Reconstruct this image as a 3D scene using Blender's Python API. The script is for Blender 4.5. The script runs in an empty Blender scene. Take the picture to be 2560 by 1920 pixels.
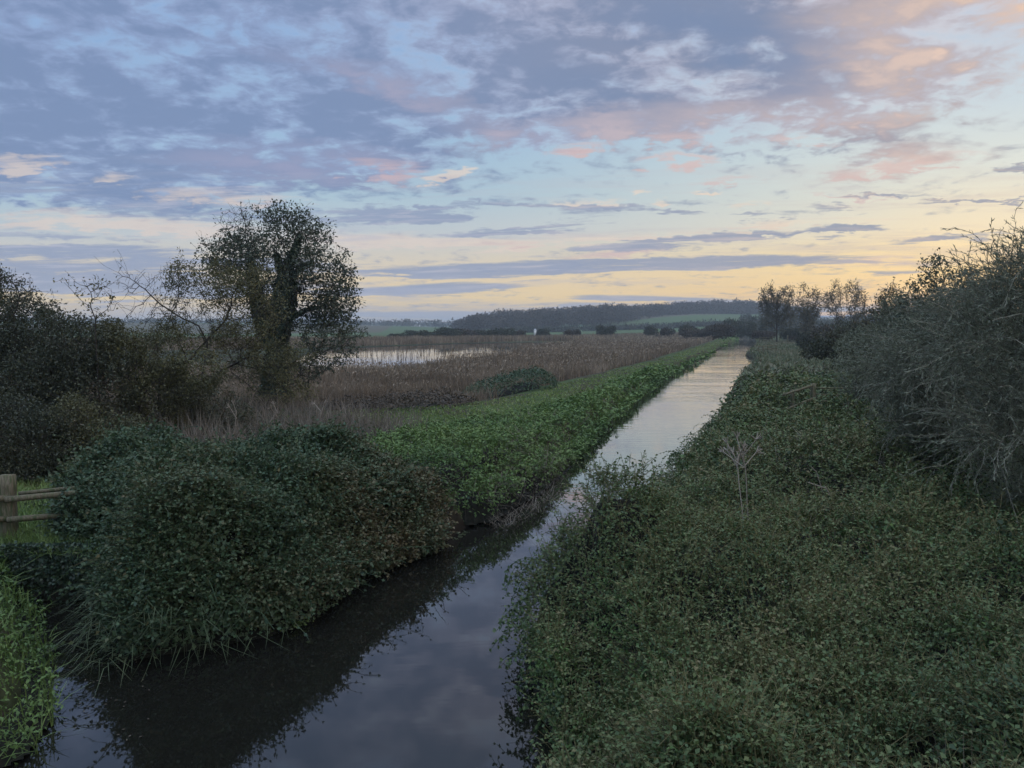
import bpy, math, random
import numpy as np
from mathutils import Vector
R = math.radians
sc = bpy.context.scene
rng = np.random.default_rng(7)
random.seed(7)

# ------------------------------------------------------------------ camera
CAM_H = 4.5
PITCH = 4.2                      # degrees below the horizon
FPX = 1662.0                     # focal length in pixels of a 2212 x 1659 picture
cam_data = bpy.data.cameras.new('camera')
cam = bpy.data.objects.new('camera', cam_data)
sc.collection.objects.link(cam)
cam.location = (0, 0, CAM_H)
cam.rotation_euler = (R(90 - PITCH), 0, 0)
cam_data.sensor_width = 36
cam_data.lens = 36 * FPX / 2212
cam_data.clip_start = 0.1
cam_data.clip_end = 20000
sc.camera = cam
sc.view_settings.view_transform = 'Standard'
sc.view_settings.look = 'None'
sc.view_settings.exposure = 0.12
sc.view_settings.gamma = 1.0
sc.cycles.max_bounces = 6
sc.cycles.transparent_max_bounces = 8
sc.cycles.use_adaptive_sampling = True
sc.cycles.adaptive_threshold = 0.02

CP, SP = math.cos(R(PITCH)), math.sin(R(PITCH))
def ray(px, py):
    a, b = (px - 1106) / FPX, (829.5 - py) / FPX
    return a, CP + b * SP, b * CP - SP
def ground(px, py, z=0.0):
    "point of the horizontal plane at height z seen at picture position (px, py)"
    x, y, w = ray(px, py)
    k = (z - CAM_H) / w
    return x * k, y * k
def at(px, py, Y):
    "point at forward distance Y seen at picture position"
    x, y, w = ray(px, py)
    return x * Y / y, Y, CAM_H + w * Y / y
def st(px, py):
    x, y, w = ray(px, py)
    return x / y, w / y
def lin(r, g, b):
    f = lambda c: (c / 255 / 12.92) if c / 255 <= 0.04045 else ((c / 255 + 0.055) / 1.055) ** 2.4
    return (f(r), f(g), f(b), 1.0)

# ------------------------------------------------------------------ node expressions
class E:
    nt = None
    def __init__(s, v): s.v = v
    @staticmethod
    def _m(op, *a, clamp=False):
        n = E.nt.nodes.new('ShaderNodeMath'); n.operation = op; n.use_clamp = clamp
        for i, x in enumerate(a):
            if isinstance(x, E): E.nt.links.new(x.v, n.inputs[i])
            else: n.inputs[i].default_value = float(x)
        return E(n.outputs[0])
    def __add__(a, b): return E._m('ADD', a, b)
    __radd__ = __add__
    def __sub__(a, b): return E._m('SUBTRACT', a, b)
    def __rsub__(a, b): return E._m('SUBTRACT', b, a)
    def __mul__(a, b): return E._m('MULTIPLY', a, b)
    __rmul__ = __mul__
    def __truediv__(a, b): return E._m('DIVIDE', a, b)
    def __rtruediv__(a, b): return E._m('DIVIDE', b, a)
def emax(a, b): return E._m('MAXIMUM', a, b)
def emin(a, b): return E._m('MINIMUM', a, b)
def eabs(a): return E._m('ABSOLUTE', a)
def sstep(x, a, b):
    n = E.nt.nodes.new('ShaderNodeMapRange'); n.interpolation_type = 'SMOOTHSTEP'
    E.nt.links.new(x.v, n.inputs['Value'])
    n.inputs['From Min'].default_value = a; n.inputs['From Max'].default_value = b
    return E(n.outputs['Result'])
def vec(x, y, z=0.0):
    n = E.nt.nodes.new('ShaderNodeCombineXYZ')
    for i, q in enumerate((x, y, z)):
        if isinstance(q, E): E.nt.links.new(q.v, n.inputs[i])
        else: n.inputs[i].default_value = q
    return n.outputs[0]
def noise(v, scale, detail=5, rough=0.55, dist=0.0, lac=2.0):
    n = E.nt.nodes.new('ShaderNodeTexNoise'); n.noise_dimensions = '3D'
    if v is not None: E.nt.links.new(v, n.inputs['Vector'])
    n.inputs['Scale'].default_value = scale; n.inputs['Detail'].default_value = detail
    n.inputs['Roughness'].default_value = rough; n.inputs['Distortion'].default_value = dist
    n.inputs['Lacunarity'].default_value = lac
    return E(n.outputs['Fac'])
def cmix(f, a, b):
    n = E.nt.nodes.new('ShaderNodeMix'); n.data_type = 'RGBA'
    for i, q in ((0, f), (6, a), (7, b)):
        if isinstance(q, E): E.nt.links.new(q.v, n.inputs[i])
        else: n.inputs[i].default_value = q
    return E(n.outputs[2])
def ramp(f, stops, interp='LINEAR'):
    n = E.nt.nodes.new('ShaderNodeValToRGB'); cr = n.color_ramp; cr.interpolation = interp
    E.nt.links.new(f.v, n.inputs[0])
    while len(cr.elements) < len(stops): cr.elements.new(0.5)
    for e, (p, c) in zip(cr.elements, stops): e.position = p; e.color = c
    return E(n.outputs[0])

# ------------------------------------------------------------------ sky
SUN_AZ, SUN_EL = 34.0, 2.0       # azimuth clockwise from the view axis, just right of the frame
world = bpy.data.worlds.new('World'); sc.world = world; world.use_nodes = True
nt = world.node_tree; nt.nodes.clear(); E.nt = nt
tc = nt.nodes.new('ShaderNodeTexCoord')
sep = nt.nodes.new('ShaderNodeSeparateXYZ'); nt.links.new(tc.outputs['Generated'], sep.inputs[0])
X, Y, Z = (E(sep.outputs[i]) for i in range(3))
yy = emax(eabs(Y), 0.08)
S = X / yy                        # across
T = Z / yy                        # up
Tc = emin(emax(T, 0.0), 1.2)
# clear sky behind the clouds: warm near the sunset, pale cyan above, blue high up
up = Tc / 1.2
cool = ramp(up, [(0.0, lin(192, 184, 188)), (0.03, lin(246, 220, 166)), (0.06, lin(228, 212, 186)), (0.10, lin(196, 204, 210)), (0.14, lin(174, 200, 216)),
                 (0.2, lin(158, 191, 220)), (0.32, lin(134, 171, 218)), (0.6, lin(112, 146, 204)), (1.0, lin(84, 112, 166))])
warm = ramp(up, [(0.0, lin(228, 182, 150)), (0.025, lin(255, 210, 134)), (0.07, lin(255, 228, 160)), (0.105, lin(236, 230, 206)),
                 (0.17, lin(222, 230, 222)), (0.24, lin(204, 220, 228)), (0.36, lin(190, 202, 222)), (0.6, lin(150, 160, 190)), (1.0, lin(86, 108, 156))])
wf = sstep(S, -0.15, 0.66)
clear = cmix(wf, cool, warm)
# glow of the set sun on the right
d1 = (S - 0.70) * 1.6; d2 = (T - 0.05) * 4.0
gl = sstep(1.0 - (d1 * d1 + d2 * d2) * 2.2, 0.0, 1.0)
clear = cmix(gl * 0.35, clear, lin(255, 228, 168))
sky = nt.nodes.new('ShaderNodeTexSky'); sky.sky_type = 'NISHITA'; sky.sun_disc = False
sky.sun_elevation = R(SUN_EL); sky.sun_rotation = R(SUN_AZ)
mulN = nt.nodes.new('ShaderNodeVectorMath'); mulN.operation = 'SCALE'; mulN.inputs['Scale'].default_value = 0.07
nt.links.new(sky.outputs[0], mulN.inputs[0])
clear = cmix(0.12, clear, E(mulN.outputs[0]))

# cloud blobs: centre px, py, half width, half height, tilt (deg, + = right end up), weight
def field(blobs, s, t):
    tot = None
    for (px, py, hw, hh, tilt, w) in blobs:
        s0, t0 = st(px, py)
        c, n = math.cos(R(tilt)), math.sin(R(tilt))
        a, b = hw / FPX, hh / FPX
        A1, B1, A2, B2 = c / a, n / a, -n / b, c / b
        u = E._m('MULTIPLY_ADD', t, B1, E._m('MULTIPLY_ADD', s, A1, -A1 * s0 - B1 * t0))
        v = E._m('MULTIPLY_ADD', t, B2, E._m('MULTIPLY_ADD', s, A2, -A2 * s0 - B2 * t0))
        g = emax(E._m('MULTIPLY_ADD', E._m('MULTIPLY_ADD', v, v, u * u), -w, w), 0.0)
        tot = g if tot is None else tot + g
    return tot
zz = emax(Z, 0.0) + 0.17
P = vec(X / zz, Y / zz)
P2 = vec(X / zz + 5.3, Y / zz * 1.3 + 2.1, 1.7)
n_big = noise(P, 1.2, 4, 0.55, 0.5)
n_mid = noise(P2, 3.3, 5, 0.56, 0.3)
n_fine = noise(P, 10.5, 5, 0.60, 0.3)
STR = vec(S * 2.2, T * 26.0, 3.3)
STR2 = vec(S * 3.6 + 7.0, T * 58.0 - S * 1.6, 9.3)
s_mid = noise(STR, 1.0, 4, 0.6, 0.5)
s_fine = noise(STR2, 2.4, 5, 0.66, 0.5)
hi = sstep(T, 0.04, 0.22)
warpS = S + (n_mid - 0.5) * 0.12 * hi + (s_mid - 0.5) * 0.10
warpT = T + (n_fine - 0.5) * 0.05 * hi + (s_mid - 0.5) * 0.030 + (s_fine - 0.5) * 0.012
# --- upper sheet (altocumulus)
sheet_b = field([
    (250, 40, 1400, 420, 0, 1.3), (250, 330, 640, 120, 0, 0.9), (760, 330, 230, 70, -4, 0.9), (1150, 60, 900, 260, 0, 0.9),
    (1230, 225, 330, 75, 0, 0.7), (1650, 190, 520, 120, 2, 0.8), (1900, 60, 500, 230, 4, 0.9), (1850, 285, 260, 60, -4, 0.55),
    (1960, 345, 160, 40, 4, 0.5), (180, 420, 420, 55, -2, 0.7), (1190, 300, 150, 32, 8, 0.55), (1520, 300, 230, 40, -6, 0.5),
], warpS, warpT)
above = sstep(T, 0.36, 0.5)
sheet = sstep(emin(sheet_b, 1.05) + above * 0.7 + (n_mid - 0.5) * 2.2 + (n_fine - 0.5) * 2.4 + (n_big - 0.5) * 0.6, 0.0, 1.1)
thick = sstep(emin(sheet_b, 1.0) * 0.12 + above * 0.04 + n_big * 0.3 + n_mid * 1.6 + n_fine * 1.3, 1.26, 1.94)
edge = sstep(S + T * 0.6, -0.2, 0.85)           # how much sunset light reaches the underside
lit_col = cmix(edge, lin(156, 180, 212), lin(214, 206, 208))
mid_col = cmix(edge, lin(137, 155, 191), lin(178, 172, 182))
dark_col = cmix(edge, lin(119, 139, 175), lin(136, 140, 158))
ccol = cmix(sstep(thick, 0.0, 0.5), lit_col, mid_col)
ccol = cmix(sstep(thick, 0.4, 1.0), ccol, dark_col)
# rosy undersides along the sheet's lower fringe and the bright upper right corner
rose_b = field([(640, 345, 330, 60, -3, 0.9), (880, 195, 260, 45, -20, 0.6), (1180, 290, 240, 50, 6, 1.0), (700, 150, 330, 30, -18, .4), (2000, 100, 380, 210, 10, 0.9),
                (1560, 260, 500, 70, 4, 0.8), (2180, 70, 170, 150, 0, 0.9), (1950, 350, 260, 50, 6, 0.9)], warpS, warpT)
rose = emin(rose_b, 1.0) * sstep(n_mid + n_fine * 0.7, 0.66, 1.0)
ccol = cmix(rose * 0.9, ccol, cmix(edge, lin(150, 154, 184), lin(232, 202, 182)))
corner = sstep(S * 0.8 + T + (n_mid - .5) * .25, 0.80, 0.98)
ccol = cmix(corner * 0.7, ccol, lin(252, 206, 160))
slate_b = field([(1560, 60, 330, 90, -8, 1.0), (1700, 180, 240, 70, -10, 0.9), (1330, 200, 280, 70, 0, 0.6)], warpS, warpT)
ccol = cmix(emin(slate_b, 1.0) * sstep(n_mid, 0.3, 0.6) * 0.75, ccol, lin(112, 132, 166))
out = cmix(sheet * 0.96, clear, ccol)
# --- bright cream patches low on the left and small puffs
cream_b = field([(60, 350, 130, 26, 6, 1.0), (250, 382, 60, 18, 0, 0.9), (470, 425, 230, 30, -3, 1.0), (160, 480, 380, 34, -2, 1.0),
                 (560, 510, 420, 40, -2, 0.8), (980, 378, 48, 16, 8, 1.5), (1385, 414, 34, 12, 0, 1.2), (1540, 416, 42, 9, 0, 1.2), (1430, 437, 34, 9, 0, .9),
                 (1260, 437, 120, 14, 0, 1.0), (900, 525, 300, 30, -3, 0.9), (1180, 520, 300, 26, 2, 0.9), (1760, 480, 240, 12, 2, .6),
                 (1600, 445, 60, 12, 8, 0.7), (300, 680, 400, 26, 0, 0.7), (1500, 500, 300, 16, 3, 0.6)], warpS, warpT)
cream = sstep(cream_b, 0.0, 0.2) * sstep(emin(cream_b, 1.2) + (s_fine - 0.5) * 2.0 + (n_fine - 0.5) * 2.2, 0.35, 1.25)
out = cmix(cream * 0.75, out, cmix(edge, lin(218, 204, 194), lin(246, 220, 188)))
# --- pink wisps in the clear gap
wisp_b = field([(1460, 345, 100, 20, -2, 1.2), (1580, 385, 100, 14, 6, 1.1), (1720, 300, 110, 22, -8, .7), (1900, 365, 120, 20, 4, 1.0), (1840, 423, 150, 9, -2, 1.1),
                (1240, 320, 120, 20, 4, 1.0), (1480, 300, 130, 18, 0, .8), (2020, 345, 140, 18, 6, .9), (830, 360, 140, 30, -8, 1.0), (1330, 548, 160, 12, 6, 1.0), (1110, 530, 120, 14, 0, .7), (1880, 560, 180, 18, 4, .8)],
               warpS, warpT)
wisp = sstep(wisp_b, 0.0, 0.2) * sstep(emin(wisp_b, 1.2) + (s_fine - 0.5) * 2.0 + (n_fine - 0.5) * 2.0, 0.25, 1.35)
out = cmix(wisp * 0.8, out, cmix(edge, lin(200, 176, 180), lin(220, 192, 182)))
# --- slate streaks towards the horizon
dark_b = field([
    (1330, 575, 620, 17, 1.6, 1.7), (1000, 590, 330, 14, 0, 1.0), (1500, 562, 460, 12, 2, 1.0), (950, 620, 230, 13, 1, 1.4),
    (840, 465, 180, 22, -2, 1.4), (1000, 444, 160, 12, 6, 1.0), (960, 480, 120, 14, 0, 1.0), (1250, 470, 110, 24, 4, 1.2), (1130, 445, 90, 8, -6, .7),
    (1440, 462, 90, 8, -4, 1.1), (1820, 493, 100, 12, 1, 1.7), (1720, 505, 110, 6, 3, .9), (2060, 513, 160, 9, 2, 1.2), (1790, 446, 60, 10, 0, .8), (2130, 431, 150, 6, 0, 1.0),
    (2200, 362, 50, 12, 0, 1.0), (1910, 420, 150, 6, 0, 0.9), (1520, 512, 260, 9, 3, 1.3), (1360, 535, 200, 10, 2, 1.2), (1100, 500, 160, 9, 3, 1.1), (1620, 470, 120, 7, 2, .9), (1280, 446, 180, 9, -2, 1.0), (1900, 590, 200, 6, 2, .8), (1780, 512, 60, 6, 0, .8),
    (180, 550, 330, 22, 0, 1.6), (480, 575, 420, 20, 0, 1.2), (100, 600, 420, 34, 0, 1.3), (430, 625, 420, 26, 0, 1.0), (120, 515, 260, 9, -1, 0.8),
    (330, 455, 360, 26, -3, 1.0), (60, 410, 240, 26, 0, 1.0), (330, 395, 240, 14, 0, .5),
    (1050, 678, 560, 11, 0, 1.7), (1450, 645, 300, 8, -1, 1.4), (1700, 668, 330, 12, 0, 1.4), (1300, 656, 220, 5, 0, .9), (500, 705, 1400, 13, 0, 1.4), (1700, 708, 900, 12, 0, 1.1),
    (-300, 560, 500, 60, 0, 1.0),
], warpS, warpT)
dark = sstep(dark_b, 0.0, 0.15) * sstep(emin(dark_b, 1.4) + (s_mid - 0.5) * 1.8 + (s_fine - 0.5) * 3.8, 0.20, 1.10)
dcol = cmix(edge, lin(140, 154, 182), lin(146, 150, 166))
dcol = cmix(sstep(T, 0.05, 0.0), dcol, lin(172, 174, 184))
dcol = cmix(sstep(s_fine, 0.50, 0.72) * .6, dcol, cmix(edge, lin(190, 190, 204), lin(232, 204, 172)))
out = cmix(dark * 0.9, out, dcol)
# faint streaking everywhere near the horizon
low = sstep(T, 0.26, 0.10)
st3 = sstep(s_mid * 0.6 + s_fine * 0.5, 0.52, 0.72)
out = cmix(st3 * low * 0.5, out, cmix(edge, lin(172, 176, 194), lin(206, 184, 172)))
# extra brightness added to the unseen sky overhead and behind, to light the foliage
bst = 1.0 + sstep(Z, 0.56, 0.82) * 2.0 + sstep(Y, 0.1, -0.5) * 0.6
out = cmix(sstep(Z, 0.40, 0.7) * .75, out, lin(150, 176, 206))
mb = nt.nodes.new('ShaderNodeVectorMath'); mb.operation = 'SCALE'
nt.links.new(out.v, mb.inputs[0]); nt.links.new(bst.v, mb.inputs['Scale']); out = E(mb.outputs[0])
# below the horizon
out = cmix(sstep(Z, 0.0, -0.05), out, lin(60, 66, 66))
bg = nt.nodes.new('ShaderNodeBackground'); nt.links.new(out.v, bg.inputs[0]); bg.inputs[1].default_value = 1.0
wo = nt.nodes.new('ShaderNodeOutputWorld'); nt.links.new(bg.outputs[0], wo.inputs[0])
world.cycles.sampling_method = 'MANUAL'; world.cycles.sample_map_resolution = 512

sun_d = bpy.data.lights.new('sun', 'SUN'); sun_d.energy = 0.12; sun_d.angle = R(12); sun_d.color = (1.0, 0.78, 0.55)
sun = bpy.data.objects.new('sun', sun_d); sc.collection.objects.link(sun)
sdir = Vector((math.sin(R(SUN_AZ)) * math.cos(R(SUN_EL)), math.cos(R(SUN_AZ)) * math.cos(R(SUN_EL)), math.sin(R(SUN_EL))))
sun.rotation_euler = sdir.to_track_quat('Z', 'Y').to_euler()

# ------------------------------------------------------------------ tools
COL = sc.collection
def tag(o, label=None, cat=None, group=None, kind=None):
    if label: o['label'] = label
    if cat: o['category'] = cat
    if group: o['group'] = group
    if kind: o['kind'] = kind
    return o
def empty(name, loc):
    o = bpy.data.objects.new(name, None); COL.objects.link(o); o.location = loc
    o.empty_display_size = 0.2
    return o
def build(name, V, F, mat, parent=None, tone=None, smooth=False, origin=None):
    "V (n,3) world coordinates, F (m,3 or 4) indices -> one mesh object"
    V = np.asarray(V, dtype=np.float32).reshape(-1, 3); F = np.asarray(F, dtype=np.int32)
    if origin is None:
        origin = tuple(parent.location) if parent is not None else (float(V[:, 0].mean()), float(V[:, 1].mean()), float(V[:, 2].min()))
    me = bpy.data.meshes.new(name)
    me.vertices.add(len(V)); me.vertices.foreach_set('co', (V - np.array(origin, dtype=np.float32)).ravel())
    k = F.shape[1]
    me.loops.add(F.size); me.loops.foreach_set('vertex_index', F.ravel())
    me.polygons.add(len(F)); me.polygons.foreach_set('loop_start', np.arange(0, F.size, k, dtype=np.int32))
    me.update(calc_edges=True)
    if smooth: me.polygons.foreach_set('use_smooth', np.ones(len(F), dtype=bool))
    if tone is not None:
        at_ = me.attributes.new('tone', 'FLOAT', 'FACE'); at_.data.foreach_set('value', np.clip(tone, 0, 1).astype(np.float32))
    me.materials.append(mat)
    o = bpy.data.objects.new(name, me); COL.objects.link(o)
    if parent is not None: o.parent = parent
    else: o.location = origin
    return o
def merge(*parts):
    Vs, Fs, n = [], [], 0
    for V, F in parts:
        Vs.append(np.asarray(V, dtype=np.float32)); Fs.append(np.asarray(F, dtype=np.int32) + n); n += len(V)
    return np.concatenate(Vs), np.concatenate(Fs)

def _h(ix, iy, seed):
    v = (ix.astype(np.int64) * 374761393 + iy.astype(np.int64) * 668265263 + seed * 974634777) & 0xffffffff
    v = ((v ^ (v >> 13)) * 1274126177) & 0xffffffff
    return ((v ^ (v >> 16)) & 0xffff) / 65535.0
def vn(x, y, seed=0):
    ix, iy = np.floor(x), np.floor(y); fx, fy = x - ix, y - iy
    fx = fx * fx * (3 - 2 * fx); fy = fy * fy * (3 - 2 * fy)
    a, b = _h(ix, iy, seed), _h(ix + 1, iy, seed); c, d = _h(ix, iy + 1, seed), _h(ix + 1, iy + 1, seed)
    return (a * (1 - fx) + b * fx) * (1 - fy) + (c * (1 - fx) + d * fx) * fy
def fbm(x, y, size, octv=3, seed=0):
    "-1..1 noise with features of the given size in metres"
    x = np.asarray(x, dtype=float); y = np.asarray(y, dtype=float)
    t = 0; a = 1; s = 0; f = 1 / size
    for k in range(octv):
        t = t + a * (vn(x * f + 17.3 * k, y * f - 9.1 * k, seed + k) * 2 - 1); s += a; a *= 0.55; f *= 2.03
    return t / s
def sm(x, a, b):
    t = np.clip((x - a) / (b - a), 0, 1); return t * t * (3 - 2 * t)
def sdf(poly, x, y):
    "signed distance to a polygon, positive inside"
    x = np.asarray(x, dtype=np.float32); y = np.asarray(y, dtype=np.float32)
    best = np.full(x.shape, 1e12, dtype=np.float32); inside = np.zeros(x.shape, dtype=bool)
    n = len(poly)
    for i in range(n):
        ax, ay = poly[i]; bx, by = poly[(i + 1) % n]
        ex, ey = bx - ax, by - ay; L = ex * ex + ey * ey + 1e-12
        t = np.clip(((x - ax) * ex + (y - ay) * ey) / L, 0, 1)
        d = (x - ax - t * ex) ** 2 + (y - ay - t * ey) ** 2
        best = np.minimum(best, d)
        if ay != by:
            c = ((ay > y) != (by > y)) & (x < (bx - ax) * (y - ay) / (by - ay) + ax)
            inside ^= c
    d = np.sqrt(best)
    return np.where(inside, d, -d)
def unit(v): return v / (np.linalg.norm(v, axis=-1, keepdims=True) + 1e-9)
def rand_dir(n):
    return unit(rng.normal(size=(n, 3)))

def leaf_mesh(P, D, N, L, W, fold=0.18):
    "one folded leaf per row: base P, axis D, face normal N, length L, width W"
    n = len(P); D = unit(D); S_ = unit(np.cross(D, N)); N = np.cross(S_, D)
    L = np.broadcast_to(np.asarray(L, dtype=float), (n,))[:, None]; W = np.broadcast_to(np.asarray(W, dtype=float), (n,))[:, None]
    V = np.empty((n, 4, 3))
    V[:, 0] = P; V[:, 2] = P + D * L - N * L * fold
    mid = P + D * L * 0.45 + N * W * fold
    V[:, 1] = mid + S_ * W * 0.5; V[:, 3] = mid - S_ * W * 0.5
    return V.reshape(-1, 3), np.arange(4 * n).reshape(n, 4)
def blade_mesh(P, D, bend, L, W):
    "grass / reed blade: base P, direction D, tip displaced by bend; 2 quads"
    n = len(P); D = unit(D); L = np.broadcast_to(np.asarray(L, dtype=float), (n,))[:, None]; W = np.broadcast_to(np.asarray(W, dtype=float), (n,))[:, None]
    a = rng.uniform(0, math.tau, n); S_ = np.stack([np.cos(a), np.sin(a), np.zeros(n)], 1)
    V = np.empty((n, 6, 3))
    m = P + D * L * 0.55 + bend * 0.28; t = P + D * L + bend
    V[:, 0] = P - S_ * W * .5; V[:, 1] = P + S_ * W * .5
    V[:, 2] = m + S_ * W * .45; V[:, 3] = m - S_ * W * .45
    V[:, 4] = t + S_ * W * .08; V[:, 5] = t - S_ * W * .08
    b = np.arange(n)[:, None] * 6
    F = np.concatenate([b + np.array([[0, 1, 2, 3]]), b + np.array([[3, 2, 4, 5]])], 1).reshape(-1, 4)
    return V.reshape(-1, 3), F
def prisms(A, B, ra, rb, k=4):
    "a tapered k-sided stick for every pair of points"
    A = np.asarray(A, float); B = np.asarray(B, float); n = len(A)
    ra = np.broadcast_to(np.asarray(ra, float), (n,))[:, None]; rb = np.broadcast_to(np.asarray(rb, float), (n,))[:, None]
    d = unit(B - A); ref = np.where(np.abs(d[:, 2:3]) > 0.9, np.array([[1., 0, 0]]), np.array([[0., 0, 1.]]))
    u = unit(np.cross(d, ref)); v = np.cross(d, u)
    V = np.empty((n, 2 * k, 3))
    for i in range(k):
        a = math.tau * i / k; o = u * math.cos(a) + v * math.sin(a)
        V[:, i] = A + o * ra; V[:, k + i] = B + o * rb
    b = np.arange(n)[:, None] * 2 * k
    F = np.concatenate([b + np.array([[i, (i + 1) % k, k + (i + 1) % k, k + i]]) for i in range(k)], 1).reshape(-1, 4)
    return V.reshape(-1, 3), F

# ------------------------------------------------------------------ materials
def new_mat(name):
    m = bpy.data.materials.new(name); m.use_nodes = True
    t = m.node_tree; t.nodes.clear(); E.nt = t
    return m, t
def leaf_mat(name, cols, rough=0.55, trans=0.2, spec=0.35):
    m, t = new_mat(name)
    a = t.nodes.new('ShaderNodeAttribute'); a.attribute_name = 'tone'
    c = ramp(E(a.outputs['Fac']), [(i / (len(cols) - 1), (*q, 1)) for i, q in enumerate(cols)])
    b = t.nodes.new('ShaderNodeBsdfPrincipled'); t.links.new(c.v, b.inputs['Base Color'])
    b.inputs['Roughness'].default_value = rough; b.inputs['Specular IOR Level'].default_value = spec
    o = t.nodes.new('ShaderNodeOutputMaterial')
    if trans:
        tr = t.nodes.new('ShaderNodeBsdfTranslucent'); t.links.new(c.v, tr.inputs[0])
        mx = t.nodes.new('ShaderNodeMixShader'); mx.inputs[0].default_value = trans
        t.links.new(b.outputs[0], mx.inputs[1]); t.links.new(tr.outputs[0], mx.inputs[2]); t.links.new(mx.outputs[0], o.inputs[0])
    else: t.links.new(b.outputs[0], o.inputs[0])
    return m
def rough_mat(name, c1, c2, scale=8, rough=0.9, bump=0.3, stretch=(1, 1, 1), c3=None, scale2=None):
    m, t = new_mat(name)
    g = t.nodes.new('ShaderNodeNewGeometry'); mp = t.nodes.new('ShaderNodeMapping'); mp.inputs['Scale'].default_value = stretch
    tcx = t.nodes.new('ShaderNodeTexCoord'); t.links.new(tcx.outputs['Object'], mp.inputs[0])
    n1 = noise(mp.outputs[0], scale, 4, 0.6)
    c = cmix(sstep(n1, 0.35, 0.65), (*c1, 1), (*c2, 1))
    if c3: c = cmix(sstep(noise(mp.outputs[0], scale2 or scale * 0.2, 3, 0.6), 0.45, 0.65), c, (*c3, 1))
    b = t.nodes.new('ShaderNodeBsdfPrincipled'); t.links.new(c.v, b.inputs['Base Color']); b.inputs['Roughness'].default_value = rough
    b.inputs['Specular IOR Level'].default_value = 0.2
    if bump:
        bp = t.nodes.new('ShaderNodeBump'); bp.inputs['Strength'].default_value = bump; bp.inputs['Distance'].default_value = 0.02
        t.links.new(n1.v, bp.inputs['Height']); t.links.new(bp.outputs[0], b.inputs['Normal'])
    o = t.nodes.new('ShaderNodeOutputMaterial'); t.links.new(b.outputs[0], o.inputs[0])
    return m
M = {}
M['bramble'] = leaf_mat('bramble_leaf', [(.028, .050, .023), (.052, .092, .036), (.082, .128, .044), (.118, .148, .052), (.17, .145, .065)])
M['bramble_dark'] = leaf_mat('bramble_dark_leaf', [(.020, .040, .024), (.036, .070, .036), (.056, .100, .044), (.080, .098, .044), (.13, .105, .05)])
M['nettle'] = leaf_mat('nettle_leaf', [(.048, .092, .028), (.084, .152, .042), (.128, .21, .055), (.18, .225, .075)])
M['grass'] = leaf_mat('grass_blade', [(.095, .15, .040), (.14, .21, .055), (.19, .26, .075), (.25, .24, .12)], trans=.15)
M['rough_grass'] = leaf_mat('rough_grass_blade', [(.060, .085, .040), (.10, .125, .060), (.16, .15, .09), (.23, .19, .13)], trans=.15)
M['reed'] = leaf_mat('dry_reed', [(.095, .075, .052), (.16, .125, .088), (.25, .20, .14), (.36, .30, .22)], trans=.1, rough=.8, spec=.1)
M['dead'] = leaf_mat('dead_stem', [(.075, .065, .050), (.12, .105, .080), (.19, .165, .13), (.30, .26, .21)], trans=.0, rough=.85, spec=.1)
M['alder'] = leaf_mat('alder_leaf', [(.038, .056, .038), (.055, .076, .048), (.078, .095, .058), (.11, .11, .065)])
M['olive'] = leaf_mat('olive_willow_leaf', [(.062, .066, .030), (.098, .100, .042), (.135, .130, .054), (.17, .145, .065)])
M['ivy'] = leaf_mat('ivy_leaf', [(.020, .040, .026), (.032, .058, .036), (.045, .078, .046), (.065, .09, .055)], trans=0.05, rough=.4)
M['thorn'] = leaf_mat('thorn_leaf', [(.034, .042, .026), (.054, .064, .036), (.080, .086, .046), (.12, .09, .055)])
M['willow'] = leaf_mat('willow_leaf', [(.105, .122, .080), (.16, .18, .12), (.22, .245, .165), (.30, .305, .20)], trans=.25)
M['willow_twig'] = leaf_mat('willow_twig', [(.060, .054, .040), (.11, .10, .075), (.18, .165, .125), (.28, .26, .20)], trans=0, rough=.7)
M['far'] = leaf_mat('far_foliage', [(.034, .042, .032), (.048, .058, .042), (.064, .072, .050), (.085, .08, .055)], trans=.1, rough=.9, spec=.1)
M['far_brown'] = leaf_mat('far_brown_foliage', [(.040, .038, .032), (.058, .054, .044), (.078, .068, .054), (.105, .085, .06)], trans=.1, rough=.9, spec=.1)
M['pale'] = leaf_mat('pale_far_foliage', [(.075, .075, .050), (.10, .10, .065), (.14, .13, .08), (.19, .16, .09)], trans=.3, rough=.9, spec=.1)
M['bramble_brown'] = leaf_mat('brown_bramble_leaf', [(.040, .036, .026), (.066, .054, .038), (.095, .075, .050), (.13, .10, .065)])
M['bark'] = rough_mat('bark', (.030, .026, .021), (.060, .052, .042), 20, stretch=(1, 1, .25))
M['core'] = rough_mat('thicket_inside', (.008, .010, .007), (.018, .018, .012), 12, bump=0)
M['wood'] = rough_mat('weathered_wood', (.10, .085, .055), (.17, .15, .10), 9, stretch=(6, 6, 1), c3=(.07, .085, .04), scale2=3)

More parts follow.
